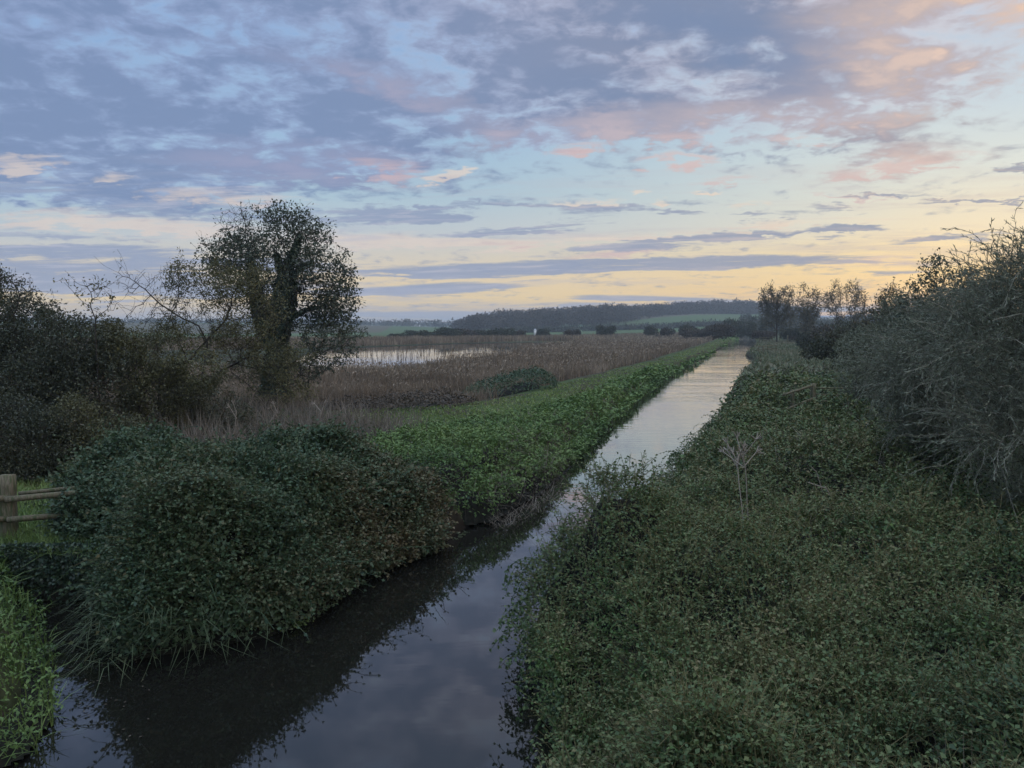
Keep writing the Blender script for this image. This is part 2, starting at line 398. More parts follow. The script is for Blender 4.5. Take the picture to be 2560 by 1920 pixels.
# ------------------------------------------------------------------ plan of the place (world metres; river runs away to the right)
HOR = 703
def G(pts, z=0.0): return [ground(px, py, z) for px, py in pts]
river_left = G([(1600, 722), (1590, 737), (1540, 763), (1490, 790), (1430, 824), (1372, 870), (1308, 924), (1236, 997), (1150, 1070), (1035, 1135), (950, 1192),
                (845, 1230), (750, 1280), (680, 1340), (560, 1380), (400, 1408), (262, 1432), (215, 1400), (205, 1300)])
river_right = [(.5, 3), (.55, 6), (.85, 7.6), (.5, 9.5), (.55, 11), (1.5, 12.6), (2.9, 15), (4.15, 18), (6.0, 23), (8.6, 30.5), (13.0, 45)] + G([(1602, 833), (1587, 820), (1631, 801), (1619, 786), (1629, 779), (1606, 769), (1629, 752), (1634, 740), (1630, 728), (1622, 720)])
RIVER = river_left + [(-7.1, 12.4), (-7.9, 12.4)] + G([(105, 1400), (118, 1470), (118, 1550), (40, 1640)]) + [(-6.0, 6.5), (-6.2, 0), (-6.2, -12), (.5, -12)] + river_right
POND = G([(640, 778), (690, 757), (780, 751), (960, 744), (1120, 740), (1235, 740), (1238, 745), (1130, 751), (1110, 764), (1000, 784), (820, 802), (660, 810)], 0.1)
PATH = G([(600, 905), (760, 880), (930, 874), (1050, 862), (1140, 848), (1215, 825), (1330, 798), (1420, 776), (1500, 750), (1560, 730), (1588, 719)], .95)
MARSH_EDGE = PATH

def ground_z(x, y):
    x = np.asarray(x, float); y = np.asarray(y, float)
    r = np.hypot(x, y)
    dr = -sdf(RIVER, x, y)                     # distance from the water's edge, + on land
    base = 0.85 + 0.12 * fbm(x, y, 4, 2, 3) + 0.25 * sm(x - 0.3 * y, 1, 6) * sm(y, 60, 20)
    # the marsh left of the path lies lower
    px = np.interp(y, [p[1] for p in PATH], [p[0] for p in PATH])
    marsh = sm(px - x, 0, 4) * sm(y, 30, 40)
    base = base * (1 - marsh) + 0.22 * marsh
    dp = sdf(POND, x, y); base = base - sm(dp, -1, 2) * 0.7
    z = -0.8 + (base + 0.8) * sm(dr, -0.35, 0.8)
    # hills
    s = x / np.maximum(np.abs(y), 1)
    pxl = 1106 + s * FPX
    rise = np.interp(pxl, [-2000, 600, 900, 1000, 1100, 1200, 1320, 1500, 1680, 1760, 2000, 3500], [14, 10, 6, 4, 6.5, 11.5, 18, 24, 22, 14, 18, 20])
    z = z + sm(r, 480, 1050) * rise * (0.9 + 0.15 * fbm(x, y, 300, 2, 5)) + sm(r, 1400, 4200) * 14
    return z

# terrain: one sheet, polar grid with rings that widen with distance
def polar(rs, th):
    Rr, Th = np.meshgrid(rs, th, indexing='ij')
    x, y = Rr * np.sin(Th), Rr * np.cos(Th)
    nr, nth = Rr.shape
    i = np.arange(nr - 1)[:, None] * nth + np.arange(nth - 1)[None, :]
    F = np.stack([i, i + 1, i + nth + 1, i + nth], -1).reshape(-1, 4)
    return x.ravel(), y.ravel(), F
th = np.concatenate([np.linspace(-math.pi, -R(46), 90, endpoint=False), np.linspace(-R(46), R(46), 620, endpoint=False), np.linspace(R(46), math.pi, 90)])
rs = np.concatenate([[0.0], np.geomspace(0.8, 4500, 540)])
gx, gy, gF = polar(rs, th)
gz = ground_z(gx, gy)
Vt = np.stack([gx, gy, gz], 1)
m, t = new_mat('ground_soil_and_grass')
geo = t.nodes.new('ShaderNodeNewGeometry'); sp = t.nodes.new('ShaderNodeSeparateXYZ'); t.links.new(geo.outputs['Position'], sp.inputs[0])
wx, wy, wz = (E(sp.outputs[i]) for i in range(3))
pos = geo.outputs['Position']
n_a = noise(pos, 0.35, 4, .6); n_b = noise(pos, 3.0, 4, .6)
soil = cmix(sstep(n_b, .35, .65), (.030, .026, .018, 1), (.060, .050, .034, 1))
grs = cmix(sstep(n_b, .35, .65), (.040, .062, .022, 1), (.062, .090, .032, 1))
near_c = cmix(sstep(n_a, .42, .58), soil, grs)
mud = cmix(sstep(wz, 0.05, 0.35), (.020, .015, .010, 1), near_c)
rr = E._m('SQRT', wx * wx + wy * wy)
# far fields: stripes of different crops parted by hedges
fd = t.nodes.new('ShaderNodeTexVoronoi'); fd.inputs['Scale'].default_value = 1.0
fv = vec(wx * 0.0042 + wy * .0006, wy * 0.0030, 0.0); t.links.new(fv, fd.inputs['Vector'])
fsep = t.nodes.new('ShaderNodeSeparateColor'); t.links.new(fd.outputs['Color'], fsep.inputs[0])
fcol = ramp(E(fsep.outputs[0]), [(0.0, (.070, .115, .045, 1)), (.4, (.085, .125, .052, 1)), (.6, (.10, .115, .06, 1)), (.8, (.095, .085, .055, 1)), (1.0, (.075, .12, .05, 1))], 'CONSTANT')
fcol = cmix(sstep(noise(pos, 0.02, 3, .6), .35, .7) * .35, fcol, (.07, .085, .045, 1))
cfar = cmix(sstep(rr, 215, 260), mud, fcol)
b = t.nodes.new('ShaderNodeBsdfPrincipled'); t.links.new(cfar.v, b.inputs['Base Color']); b.inputs['Roughness'].default_value = .95; b.inputs['Specular IOR Level'].default_value = .1
o = t.nodes.new('ShaderNodeOutputMaterial'); t.links.new(b.outputs[0], o.inputs[0])
tag(build('ground', Vt, gF, m, smooth=True, origin=(0, 0, 0)), kind='structure')

# water: the river and the pond, each a sheet lying in its hollow
def water_mat(name, tint, s1, st1, far_boost):
    m, t = new_mat(name)
    geo = t.nodes.new('ShaderNodeNewGeometry'); sp = t.nodes.new('ShaderNodeSeparateXYZ'); t.links.new(geo.outputs['Position'], sp.inputs[0])
    wx, wy = E(sp.outputs[0]), E(sp.outputs[1])
    rip = noise(vec(wx * .28, wy * 1.2), s1, 3, .5) * 1.0
    big = noise(vec(wx * 0.25, wy * 0.5), 0.35, 2, .5)
    amp = sstep(wy, 14, 60) * far_boost + 0.05
    hgt = rip * amp * sstep(big, 0.40, 0.62) + rip * amp * 0.25
    bp = t.nodes.new('ShaderNodeBump'); bp.inputs['Strength'].default_value = 1.0; bp.inputs['Distance'].default_value = st1
    t.links.new(hgt.v, bp.inputs['Height'])
    b = t.nodes.new('ShaderNodeBsdfPrincipled'); b.inputs['Base Color'].default_value = tint
    b.inputs['Roughness'].default_value = 0.03; b.inputs['IOR'].default_value = 1.5; b.inputs['Coat Weight'].default_value = .6; b.inputs['Coat Roughness'].default_value = .02; b.inputs['Specular IOR Level'].default_value = .5
    t.links.new(bp.outputs[0], b.inputs['Normal']); t.links.new(bp.outputs[0], b.inputs['Coat Normal'])
    o = t.nodes.new('ShaderNodeOutputMaterial'); t.links.new(b.outputs[0], o.inputs[0])
    return m
def sheet_in(poly, z, grow_):
    "water sheet: the polar grid cells that touch the polygon, so it runs a little under the banks"
    ths = np.linspace(-R(75), R(45), 300); rs_ = np.geomspace(3.2, 600, 260)
    x, y, F = polar(rs_, ths)
    d = sdf(poly, x, y)
    cell = np.maximum(0.9, 0.02 * np.hypot(x, y))
    ok = (d > -cell)[F].any(1)
    F = F[ok]; used = np.unique(F); mp = np.full(len(x), -1); mp[used] = np.arange(len(used))
    return np.stack([x[used], y[used], np.full(len(used), z)], 1), mp[F]
V, F = sheet_in(RIVER, 0.0, .8)
nb = len(V)
tag(build('river_water', V, F, water_mat('river_water', (.009, .0088, .007, 1), 2.2, .022, 1.0), smooth=True, origin=(0, 0, 0)), kind='structure')
V, F = sheet_in(POND, 0.1, .8)
tag(build('pond_water', V, F, water_mat('pond_water', (.012, .012, .010, 1), 2.0, .004, .6), smooth=True, origin=(0, 0, 0)), kind='structure')

# ------------------------------------------------------------------ foliage covers
def scatter(poly, n, rmin=None, pad=0.0):
    "points inside a polygon, as dense as the distance makes them small (uniform in log r and angle)"
    P = np.array(poly); r = np.hypot(P[:, 0], P[:, 1]); a = np.arctan2(P[:, 0], P[:, 1])
    # polygon may wrap close round the origin: sample edges too
    Q = np.concatenate([P + (np.roll(P, -1, 0) - P) * f for f in np.linspace(0, 1, 9)]); a = np.arctan2(Q[:, 0], Q[:, 1]); r = np.hypot(Q[:, 0], Q[:, 1])
    lo = max(r.min() if rmin is None else rmin, 2.0)
    u = rng.uniform(math.log(lo), math.log(r.max()), n); tt = rng.uniform(a.min(), a.max(), n)
    rr_ = np.exp(u); x, y = rr_ * np.sin(tt), rr_ * np.cos(tt)
    d = sdf(poly, x, y); k = d > 0
    return x[k], y[k], d[k]
def top_fn(poly, hgt, w, rough=(.25, 1.2), fine=(.10, .4), seed=0, base=None):
    "upper surface of a mass of plants over the ground: full height w metres in from its rim, lumpy"
    def f(x, y, d=None):
        if d is None: d = np.maximum(sdf(poly, x, y), 0)
        h = hgt(x, y) if callable(hgt) else hgt
        e = np.clip(d / w, 0, 1); prof = np.sqrt(np.clip(1 - (1 - e) ** 2.2, 0, 1))
        z0 = ground_z(x, y) if base is None else np.maximum(ground_z(x, y), base)
        lump = rough[0] * fbm(x, y, rough[1], 2, seed) + fine[0] * fbm(x, y, fine[1], 2, seed + 9)
        return np.maximum(z0, base if base is not None else -9) + (h + lump) * prof
    return f
def surf(f, x, y, eps):
    z = f(x, y); zx = f(x + eps, y); zy = f(x, y + eps)
    N = unit(np.stack([-(zx - z) / eps, -(zy - z) / eps, np.ones_like(z)], 1))
    return z, N
def cover_leaves(poly, f, n, L0, asp=.6, r_lod=9., depth=.22, up=.35, seed=1, clump=1.3, steep=4.0, droop=.0, rmin=None, tone_shift=0.0, spread=.5, holes=0):
    x, y, d = scatter(poly, n, rmin)
    r = np.hypot(x, y)
    z, N = surf(f, x, y, 0.06)
    w = np.clip(1 / N[:, 2], 1, steep)
    rep = rng.random(len(w)) < w / steep
    x, y, z, N, r, w = x[rep], y[rep], z[rep], N[rep], r[rep], w[rep]
    # on the steep sides spread the points down the slope
    g = np.maximum(r / r_lod, 1)
    P = np.stack([x, y, z], 1) - N * (depth * g * rng.random(len(x)) ** 1.6)[:, None] + rng.normal(size=(len(x), 3)) * .035 * g[:, None]
    T = unit(np.cross(N, rand_dir(len(x))))
    D = T + N * spread * rng.normal(.6, .5, len(x))[:, None] + np.array([0, 0, up - droop])
    Nf = unit(N + np.array([0, 0, .6]) + .55 * rng.normal(size=(len(x), 3)))
    L = L0 * g * rng.uniform(.55, 1.35, len(x))
    if holes:
        kk = fbm(x, y, .55 * holes, 2, seed + 71) + rng.normal(0, .12, len(x)) > -.24; P, D, Nf, L, x, y = P[kk], D[kk], Nf[kk], L[kk], x[kk], y[kk]
    V, F = leaf_mesh(P, D, Nf, L, L * asp * rng.uniform(.8, 1.15, len(x)))
    tone = .5 + tone_shift + .45 * fbm(x, y, clump, 3, seed + 31) + rng.normal(0, .11, len(x))
    return V, F, tone
def cover_core(poly, f, drop=.16, nr=160, nt_=160, rmin=None):  # dark sheet added just under the leaf surface to block light
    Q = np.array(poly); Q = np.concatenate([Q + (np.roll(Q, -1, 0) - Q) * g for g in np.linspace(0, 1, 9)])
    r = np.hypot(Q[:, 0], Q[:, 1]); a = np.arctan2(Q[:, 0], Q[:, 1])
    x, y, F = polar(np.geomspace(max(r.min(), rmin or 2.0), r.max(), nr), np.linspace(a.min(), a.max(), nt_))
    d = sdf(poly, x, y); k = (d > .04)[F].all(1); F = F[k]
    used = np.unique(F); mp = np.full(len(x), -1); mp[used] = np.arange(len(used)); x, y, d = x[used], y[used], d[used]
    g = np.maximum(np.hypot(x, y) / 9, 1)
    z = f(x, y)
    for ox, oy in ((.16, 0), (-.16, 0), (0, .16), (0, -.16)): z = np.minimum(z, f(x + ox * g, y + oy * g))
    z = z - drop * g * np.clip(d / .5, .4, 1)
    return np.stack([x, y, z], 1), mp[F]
def sprays(poly, f, n, Ls, leaf, r_lod, per=9, seed=5, rmin=None, asp=.65, mat=None, clump=1.4, tsh=0., lift=.75, rad=.0035):
    "short leafy shoots held above the mass: stem sticks and tiers of leaves"
    x, y, d = scatter(poly, n, rmin); r = np.hypot(x, y); z, N = surf(f, x, y, .08)
    g = np.maximum(r / r_lod, 1)[:, None]; m_ = len(x)
    p = np.stack([x, y, z], 1) - N * .10; v = unit(N * .55 + rng.normal(size=(m_, 3)) * .45 + np.array([0, 0, lift]))
    q = (Ls * rng.uniform(.4, 1.25, m_))[:, None] / 3; A, B, P, D = [], [], [], []
    base_t = .5 + tsh + .45 * fbm(x, y, clump, 3, seed + 31) + rng.normal(0, .10, m_); tn = []
    for s_ in range(3):
        p2 = p + v * q; A.append(p); B.append(p2)
        for j in range(per // 3):
            P.append(p + (p2 - p) * rng.random((m_, 1))); D.append(rng.normal(size=(m_, 3)) * np.array([1, 1, .3]) + v * .45); tn.append(base_t + rng.normal(0, .12, m_) + .06 * s_)
        p = p2; v = unit(v + rng.normal(size=(m_, 3)) * .25 + np.array([0, 0, -.22]))
    V1, F1 = prisms(np.concatenate(A), np.concatenate(B), rad * np.tile(g[:, 0], 3), rad * .7 * np.tile(g[:, 0], 3), 3)
    P, D, tn = np.concatenate(P), np.concatenate(D), np.concatenate(tn); G_ = np.tile(g[:, 0], len(P) // m_)
    L = leaf * G_ * rng.uniform(.6, 1.25, len(P))
    V2, F2 = leaf_mesh(P, D, np.array([0, 0, 1.]) + rng.normal(size=(len(P), 3)) * .45, L, L * asp)
    V, F = merge((V1, F1), (V2, F2))
    return V, F, np.concatenate([np.full(len(F1), .95), tn])
def blades(poly, n, L0, W0, r_lod, lean=.3, seed=3, zf=None, rmin=None, clump=2.0, hv=.35, low=.4, tshift=0., zoff=0., skip=None):
    x, y, d = scatter(poly, n, rmin)
    if skip is not None: kk = sdf(skip, x, y) < -.3; x, y = x[kk], y[kk]
    r = np.hypot(x, y); g = np.maximum(r / r_lod, 1)
    z = (zf or ground_z)(x, y) + zoff
    L = L0 * (1 + hv * fbm(x, y, clump, 3, seed)) * rng.uniform(low, 1.15, len(x))
    a = rng.uniform(0, math.tau, len(x)); l = np.abs(rng.normal(0, lean, len(x)))
    D = np.stack([np.cos(a) * l, np.sin(a) * l, np.ones(len(x))], 1)
    bend = np.stack([np.cos(a), np.sin(a), -.3 * np.ones(len(x))], 1) * (L * l * .8)[:, None]
    V, F = blade_mesh(np.stack([x, y, z - .03], 1), D, bend, L, W0 * g)
    tone = .45 + tshift + .4 * fbm(x, y, clump * 1.7, 3, seed + 5) + rng.normal(0, .18, len(x))
    return V, F, np.repeat(tone, 2)
def poly_between(left, right): return list(left) + list(right)[::-1]

# ------------------------------------------------------------------ ground cover (stuff) and bramble masses
def push(pts, dx, dy): return [(a + dx, b + dy) for a, b in pts]
NF = 1.0      # overall leaf count factor

# bright mown path and grass on the left bank
rl_far = [p for p in river_left if p[1] > 17.0]
grass_poly = rl_far + [(-1.5, 18.5), (-8.5, 19), (-9, 27)] + PATH
V, F, tn = blades(grass_poly, int(230000 * NF), .13, .022, 16, lean=.5, rmin=17, clump=3, low=.5)
tag(build('grass', V, F, M['grass'], tone=tn, origin=(0, 0, 0)), 'short bright green grass of the path along the left bank', 'grass', kind='stuff')

# herbs and nettles on the steep left bank
belt_top = G([(840, 962), (880, 935), (985, 905), (1060, 897), (1150, 880), (1240, 853), (1320, 825), (1400, 797), (1480, 773), (1560, 743), (1598, 722)], 1.1)
belt = [(x + .30, y - .05) for x, y in river_left if 16.4 < y < 190] + [(-1.6, 16.6), (-3.2, 17.4), (-4.2, 19.0)] + belt_top
fB = top_fn(belt, lambda x, y: .22 + .14 * fbm(x, y, 3, 2, 77) + .48 * sm(y, 27, 20), .42, (.22, .9), (.12, .35), 5, base=.18)
V, F, tn = cover_leaves(belt, fB, int(420000 * NF), .085, .5, r_lod=17, depth=.30, up=.5, seed=8, clump=2.2, rmin=16, spread=.7)
Vc = V.reshape(-1, 4, 3)[:, 0]
V2, F2, t2 = sprays(belt, fB, 26000, .34, .085, 17, 9, 8, 16, .5, clump=2.2)
V, F = merge((V, F), (V2, F2)); tn = np.concatenate([tn, np.minimum(t2, .9)])
tag(build('nettles', V, F, M['nettle'], tone=tn - .08, origin=(0, 0, 0)), 'green nettles and herbs clothing the steep left bank above the water', 'nettles', kind='stuff')
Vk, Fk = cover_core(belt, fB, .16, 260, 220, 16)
tag(build('bank_light_block', Vk, Fk, M['core'], origin=(0, 0, 0)), kind='structure')  # added dark sheet under the nettles, blocks light; not the soil itself
V, F, tn = blades(belt, 15000, .6, .012, 17, lean=.5, rmin=16.5, clump=1.8, hv=.7, low=.4, zf=lambda x, y: fB(x, y) - .25)
kz = np.repeat(fbm(V[::6, 0], V[::6, 1], 3.0, 2, 66) > .05, 2); V = V.reshape(-1, 6, 3)[kz[::2]].reshape(-1, 3); F = F.reshape(-1, 2, 4)[:len(V) // 6].reshape(-1, 4)
tag(build('dry_stems', V, F, M['dead'], tone=tn[kz], origin=(0, 0, 0)), 'dry stems scattered among the nettles of the left bank', 'dead stems', kind='stuff')
# withered stems on the nearer end of that bank
wither = G([(1120, 905), (1210, 900), (1262, 935), (1248, 1000), (1200, 1040), (1130, 1065), (1085, 1060), (1120, 985)], .9)
x, y, d = scatter(push(wither, -.45, .1), 4200, 15)
z, N = surf(fB, x, y, .06)
a = rng.uniform(0, math.tau, len(x)); P = np.stack([x, y, z - .12], 1) + rng.normal(size=(len(x), 3)) * .06
D = unit(N * .6 + np.stack([np.cos(a), np.sin(a), .2 + 0 * a], 1) * .8)
V, F = blade_mesh(P, D, np.array([0, 0, -1.]) * rng.uniform(.05, .25, len(x))[:, None], rng.uniform(.2, .55, len(x)), .013)
tag(build('withered_stems', V, F, M['dead'], tone=np.repeat(rng.uniform(.1, .7, len(x)), 2), origin=(0, 0, 0)), 'brown withered stems hanging over the nearer end of the left bank', 'dead stems', kind='stuff')

# the big bramble mound at the water's bend
mound = [(x + .12, y - .12) for x, y in river_left if y <= 16.6] + [(-7.15, 12.3), (-7.75, 12.8), (-8.2, 13.6), (-9.0, 15.0), (-8.8, 17.0), (-5, 17.6), (-3.3, 17.6), (-2.1, 17.2), (-1.5, 16.7)]
def mh(x, y):
    return 1.02 - .75 * sm(x, -3.9, -.9) + .22 * fbm(x, y, 2.6, 2, 3) - .5 * sm(y, 12.2, 10.2) * sm(x, -5.5, -7)
fM = top_fn(mound, mh, 1.0, (.50, 1.25), (.18, .42), 21, base=.10)
br = empty('bramble_bush', (-4.5, 14.0, .6))
tag(br, 'big rounded dark bramble bush bulging over the river bend beside the rail fence', 'bush')
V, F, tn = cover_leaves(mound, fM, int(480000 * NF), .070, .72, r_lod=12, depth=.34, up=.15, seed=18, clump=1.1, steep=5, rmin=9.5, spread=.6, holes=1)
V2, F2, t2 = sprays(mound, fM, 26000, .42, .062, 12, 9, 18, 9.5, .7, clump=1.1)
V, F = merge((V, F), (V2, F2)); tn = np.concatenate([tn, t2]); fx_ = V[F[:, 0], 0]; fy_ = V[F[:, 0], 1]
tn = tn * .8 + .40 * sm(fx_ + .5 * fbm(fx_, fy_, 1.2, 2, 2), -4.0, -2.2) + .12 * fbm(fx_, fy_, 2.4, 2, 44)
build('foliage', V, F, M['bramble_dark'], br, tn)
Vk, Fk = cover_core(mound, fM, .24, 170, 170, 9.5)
build('stems', Vk, Fk, M['core'], br)  # dark sheet added beneath the leaves to stop light, no modelled stems
# arching canes with a few leaves
def canes(f, poly, n, L, rad, seed, rmin=None, hang=.5, out=(0, 0, 0)):
    x, y, d = scatter(poly, n * 3, rmin); k = rng.permutation(len(x))[:n]; x, y = x[k], y[k]
    z, N = surf(f, x, y, .08)
    A = []; B = []; LP = []; LD = []
    for i in range(len(x)):
        p = np.array([x[i], y[i], z[i] - .1]); v = unit(N[i] * .7 + rng.normal(size=3) * .55 + np.array([0, 0, .5]) + np.array(out)); q = L * rng.uniform(.5, 1.2) / 6
        for s_ in range(6):
            p2 = p + v * q; A.append(p); B.append(p2)
            LP.append(p2 + rng.normal(size=3) * .02); LD.append(v + rng.normal(size=3) * .6)
            p = p2; v = unit(v + np.array([0, 0, -hang * .3]) + rng.normal(size=3) * .12)
    V1, F1 = prisms(A, B, rad, rad * .7, 3)
    return V1, F1, np.array(LP), np.array(LD)
V1, F1, LP, LD = canes(fM, mound, 650, .85, .006, 3, 9.5)
V2, F2 = leaf_mesh(LP, LD, rand_dir(len(LP)), .07, .05)
V, F = merge((V1, F1), (V2, F2)); build('canes', V, F, M['bramble_dark'], br, rng.uniform(.1, .9, len(F)))

# sedge and long grass trailing in the water at the mound's foot
sedge_poly = G([(205, 1300), (205, 1400), (225, 1440), (400, 1418), (520, 1390), (600, 1370), (640, 1340), (560, 1290), (420, 1230), (300, 1200)], .0)
x, y, d = scatter(sedge_poly, 3400, 9); zz_ = np.minimum(np.maximum(fM(x, y), .05), .05 + .75 * rng.random(len(x)) ** 1.4)
a = rng.normal(-math.pi / 2, .8, len(x)); D = np.stack([np.cos(a) * .55, np.sin(a) * .55, np.ones(len(x)) * .9], 1)
Ls = rng.uniform(.25, .62, len(x))
V, F = blade_mesh(np.stack([x, y - .25, zz_], 1), D, np.stack([np.cos(a), np.sin(a), -1.35 + 0 * a], 1) * (Ls * .75)[:, None] + rng.normal(size=(len(x), 3)) * .09, Ls, .014)
V[:, 2] = np.maximum(V[:, 2], .015)
tag(build('sedge', V, F, M['rough_grass'], tone=np.repeat(rng.normal(-.02, .16, len(x)), 2), origin=(0, 0, 0)), 'long sedge blades trailing into the water at the foot of the bramble bush', 'sedge', kind='stuff')

# near left bank, bright herbs
nl = G([(96, 1330), (112, 1400), (126, 1470), (128, 1540), (70, 1625)], .1) + [(-5.6, 6.6), (-5.9, 4), (-13, 4), (-13, 12.2), (-7.95, 12.2)]
fN = top_fn(nl, lambda x, y: .30 + .22 * fbm(x, y, 1.5, 2, 5), .7, (.16, .7), (.08, .3), 41, base=.1)
V, F, tn = cover_leaves(nl, fN, int(230000 * NF), .055, .5, r_lod=9, depth=.25, up=.5, seed=28, clump=1.0, rmin=4)
tag(build('herbs', V, F, M['nettle'], tone=tn - .12, origin=(0, 0, 0)), 'bright green herbs on the near left bank below the fence', 'herbs', kind='stuff')
Vk, Fk = cover_core(nl, fN, .14, 120, 120, 4)
tag(build('near_bank_light_block', Vk, Fk, M['core'], origin=(0, 0, 0)), kind='structure')  # sheet added below the herbs to keep their inside dark
V, F, tn = blades(nl, 16000, .32, .013, 9, lean=.7, rmin=5, zf=lambda x, y: fN(x, y) - .1)
tag(build('long_grass', V, F, M['grass'], tone=tn - .4, origin=(0, 0, 0)), 'long grass among the herbs on the near left bank', 'grass', kind='stuff')
# grass behind the fence
gb = [(-20, 12.9), (-7.2, 12.9), (-8.2, 15), (-8.2, 17.5), (-9, 19.5), (-20, 19.5)]
V, F, tn = blades(gb, 60000, .22, .018, 13, lean=.5, rmin=12)
tag(build('meadow_grass', V, F, M['grass'], tone=tn - .1, origin=(0, 0, 0)), 'green grass behind the left rail fence', 'grass', kind='stuff')

# ---- right bank
rr_edge = [(x - .38 - .25 * float(sm(y, 12, 16) * sm(y, 34, 26)), y) for x, y in river_right if y < 62]
rb = [(.12, 2.2)] + rr_edge + [(20, 62), (33, 62), (34, 45), (30, 30), (26, 20), (20, 12), (16, 6), (14, 2.2)]
def rh(x, y):
    return -.5 * np.exp(-((x - 11.9) ** 2 + (y - 29.8) ** 2) / 8) + np.interp(y, [2, 8, 12, 18, 26, 33, 45, 62], [.55, .55, .62, .72, .85, .6, .5, .45]) + .35 * np.exp(-((x - 1.25) ** 2 + (y - 10.9) ** 2) / 1.1) + .30 * fbm(x, y, 3.4, 2, 12) + .25 * sm(x - .35 * y, 4, 9)
fR = top_fn(rb, rh, .6, (.58, 1.35), (.24, .45), 51, base=.12)
rb_n = [p for p in rb if p[1] < 34]
def in_near(x, y): return y < 36
V, F, tn = cover_leaves(rb, fR, int(1100000 * NF), .052, .66, r_lod=9.5, depth=.30, up=.25, seed=38, clump=2.4, steep=4, rmin=3.2, spread=.6, holes=1)
Vc = V.reshape(-1, 4, 3); bx_, by_ = Vc[:, 0, 0], Vc[:, 0, 1]
mask = (fbm(bx_, by_, 2.6, 3, 88) + .35 * sm(bx_ - .5 * by_, 0, 4) * sm(by_, 22, 8) + rng.normal(0, .12, len(bx_))) > .22
far_part = by_ > 33 + 2 * fbm(bx_, by_, 2, 2, 6)
def sub(Vc, tn, k): V_ = Vc[k].reshape(-1, 3); return V_, np.arange(len(V_)).reshape(-1, 4), tn[k]
k = ~mask & ~far_part; V_, F_, t_ = sub(Vc, tn, k)
tag(build('brambles', V_, F_, M['bramble'], tone=t_, origin=(0, 0, 0)), 'tangled brambles covering the whole right bank down to the water', 'brambles', kind='stuff')
k = mask & ~far_part; V_, F_, t_ = sub(Vc, tn, k)
tag(build('bank_nettles', V_, F_, M['nettle'], tone=t_ - .12, origin=(0, 0, 0)), 'greener nettle patches among the brambles on the right bank', 'nettles', kind='stuff')
k = far_part; V_, F_, t_ = sub(Vc, tn, k)
tag(build('rank_herbs', V_, F_, M['rough_grass'], tone=t_ - .2, origin=(0, 0, 0)), 'rank olive growth further along the right bank', 'herbs', kind='stuff')
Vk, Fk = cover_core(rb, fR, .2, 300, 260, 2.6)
tag(build('right_bank_light_block', Vk, Fk, M['core'], origin=(0, 0, 0)), kind='structure')  # added light-blocking sheet under the brambles, raised above the real ground
V, F, tn = sprays([p for p in rb if p[1] < 46], fR, 66000, .48, .046, 9.5, 9, 38, 3.2, .62)
tag(build('bramble_shoots', V, F, M['bramble'], tone=tn, origin=(0, 0, 0)), 'leafy bramble shoots rising in tiers out of the right bank tangle', 'bramble shoots', kind='stuff')
V1, F1, LP, LD = canes(fR, [p for p in rb], 2600, .55, .0045, 9, 3.2)
V2, F2 = leaf_mesh(LP, LD, rand_dir(len(LP)), .05, .035)
V, F = merge((V1, F1), (V2, F2))
tag(build('bramble_canes', V, F, M['bramble'], tone=np.concatenate([rng.uniform(.6, 1, len(F1)), rng.uniform(.1, .8, len(F2))]), origin=(0, 0, 0)), 'thin arching canes standing out of the brambles on the right bank', 'bramble canes', kind='stuff')
V, F, tn = blades([p for p in rb], 26000, .8, .007, 10, lean=.45, rmin=3.4, zf=lambda x, y: fR(x, y) - .35, clump=1.6, hv=.6, low=.3)
kz = np.repeat(fbm(V[::6, 0], V[::6, 1], 2.2, 2, 55) > .05, 2); V = V.reshape(-1, 6, 3)[kz[::2]].reshape(-1, 3); F = F.reshape(-1, 2, 4)[:len(V) // 6].reshape(-1, 4)
tag(build('dry_bank_grass', V, F, M['dead'], tone=tn[kz] - .05, origin=(0, 0, 0)), 'dry grass stems standing among the brambles on the right bank', 'grass', kind='stuff')
# canes hanging over the water's edge
edge_pts = []
rr_n = [p for p in rr_edge if 7 < p[1] < 32]
for i in range(len(rr_n) - 1):
    a_, b_ = np.array(rr_n[i]), np.array(rr_n[i + 1]); n_ = int(np.linalg.norm(b_ - a_) * 14)
    for q in range(n_): edge_pts.append(a_ + (b_ - a_) * rng.random())
A = []; B = []; LP = []; LD = []
for e in edge_pts:
    p = np.array([e[0] + .12, e[1], rng.uniform(.25, 1.5)]); p[2] = min(p[2], float(fR(np.array([e[0] + .3]), np.array([e[1]]))[0]) + .1)
    v = unit(np.array([-1., -.2, .55]) + rng.normal(size=3) * .4); q = rng.uniform(.25, .75) / 8
    for s_ in range(8):
        p2 = p + v * q
        if p2[2] < .02: break
        A.append(p); B.append(p2); LP.append(p2); LD.append(v + rng.normal(size=3) * .8); p = p2; v = unit(v + np.array([.02, 0, -.3]) + rng.normal(size=3) * .14)
V1, F1 = prisms(A, B, .0045, .003, 3); V2, F2 = leaf_mesh(np.repeat(LP, 2, 0), unit(np.repeat(LD, 2, 0)) + rng.normal(size=(2 * len(LP), 3)) * .5, rand_dir(2 * len(LP)), .055, .038)
V, F = merge((V1, F1), (V2, F2))
tag(build('trailing_brambles', V, F, M['bramble'], tone=rng.normal(.35, .2, len(F)), origin=(0, 0, 0)), 'bramble shoots trailing over the water from the right bank', 'brambles', kind='stuff')
# far right bank
fb = [(x - .2, y) for x, y in river_right if y > 56] + G([(1690, 722), (1800, 726), (1900, 740)], .8) + [(60, 62), (20, 56.5)]
V, F, tn = blades(fb, 90000, .45, .05, 50, lean=.5, rmin=56, clump=6)
tag(build('bank_grass', V, F, M['rough_grass'], tone=tn - .05, origin=(0, 0, 0)), 'rough tawny grass on the distant right bank', 'grass', kind='stuff')

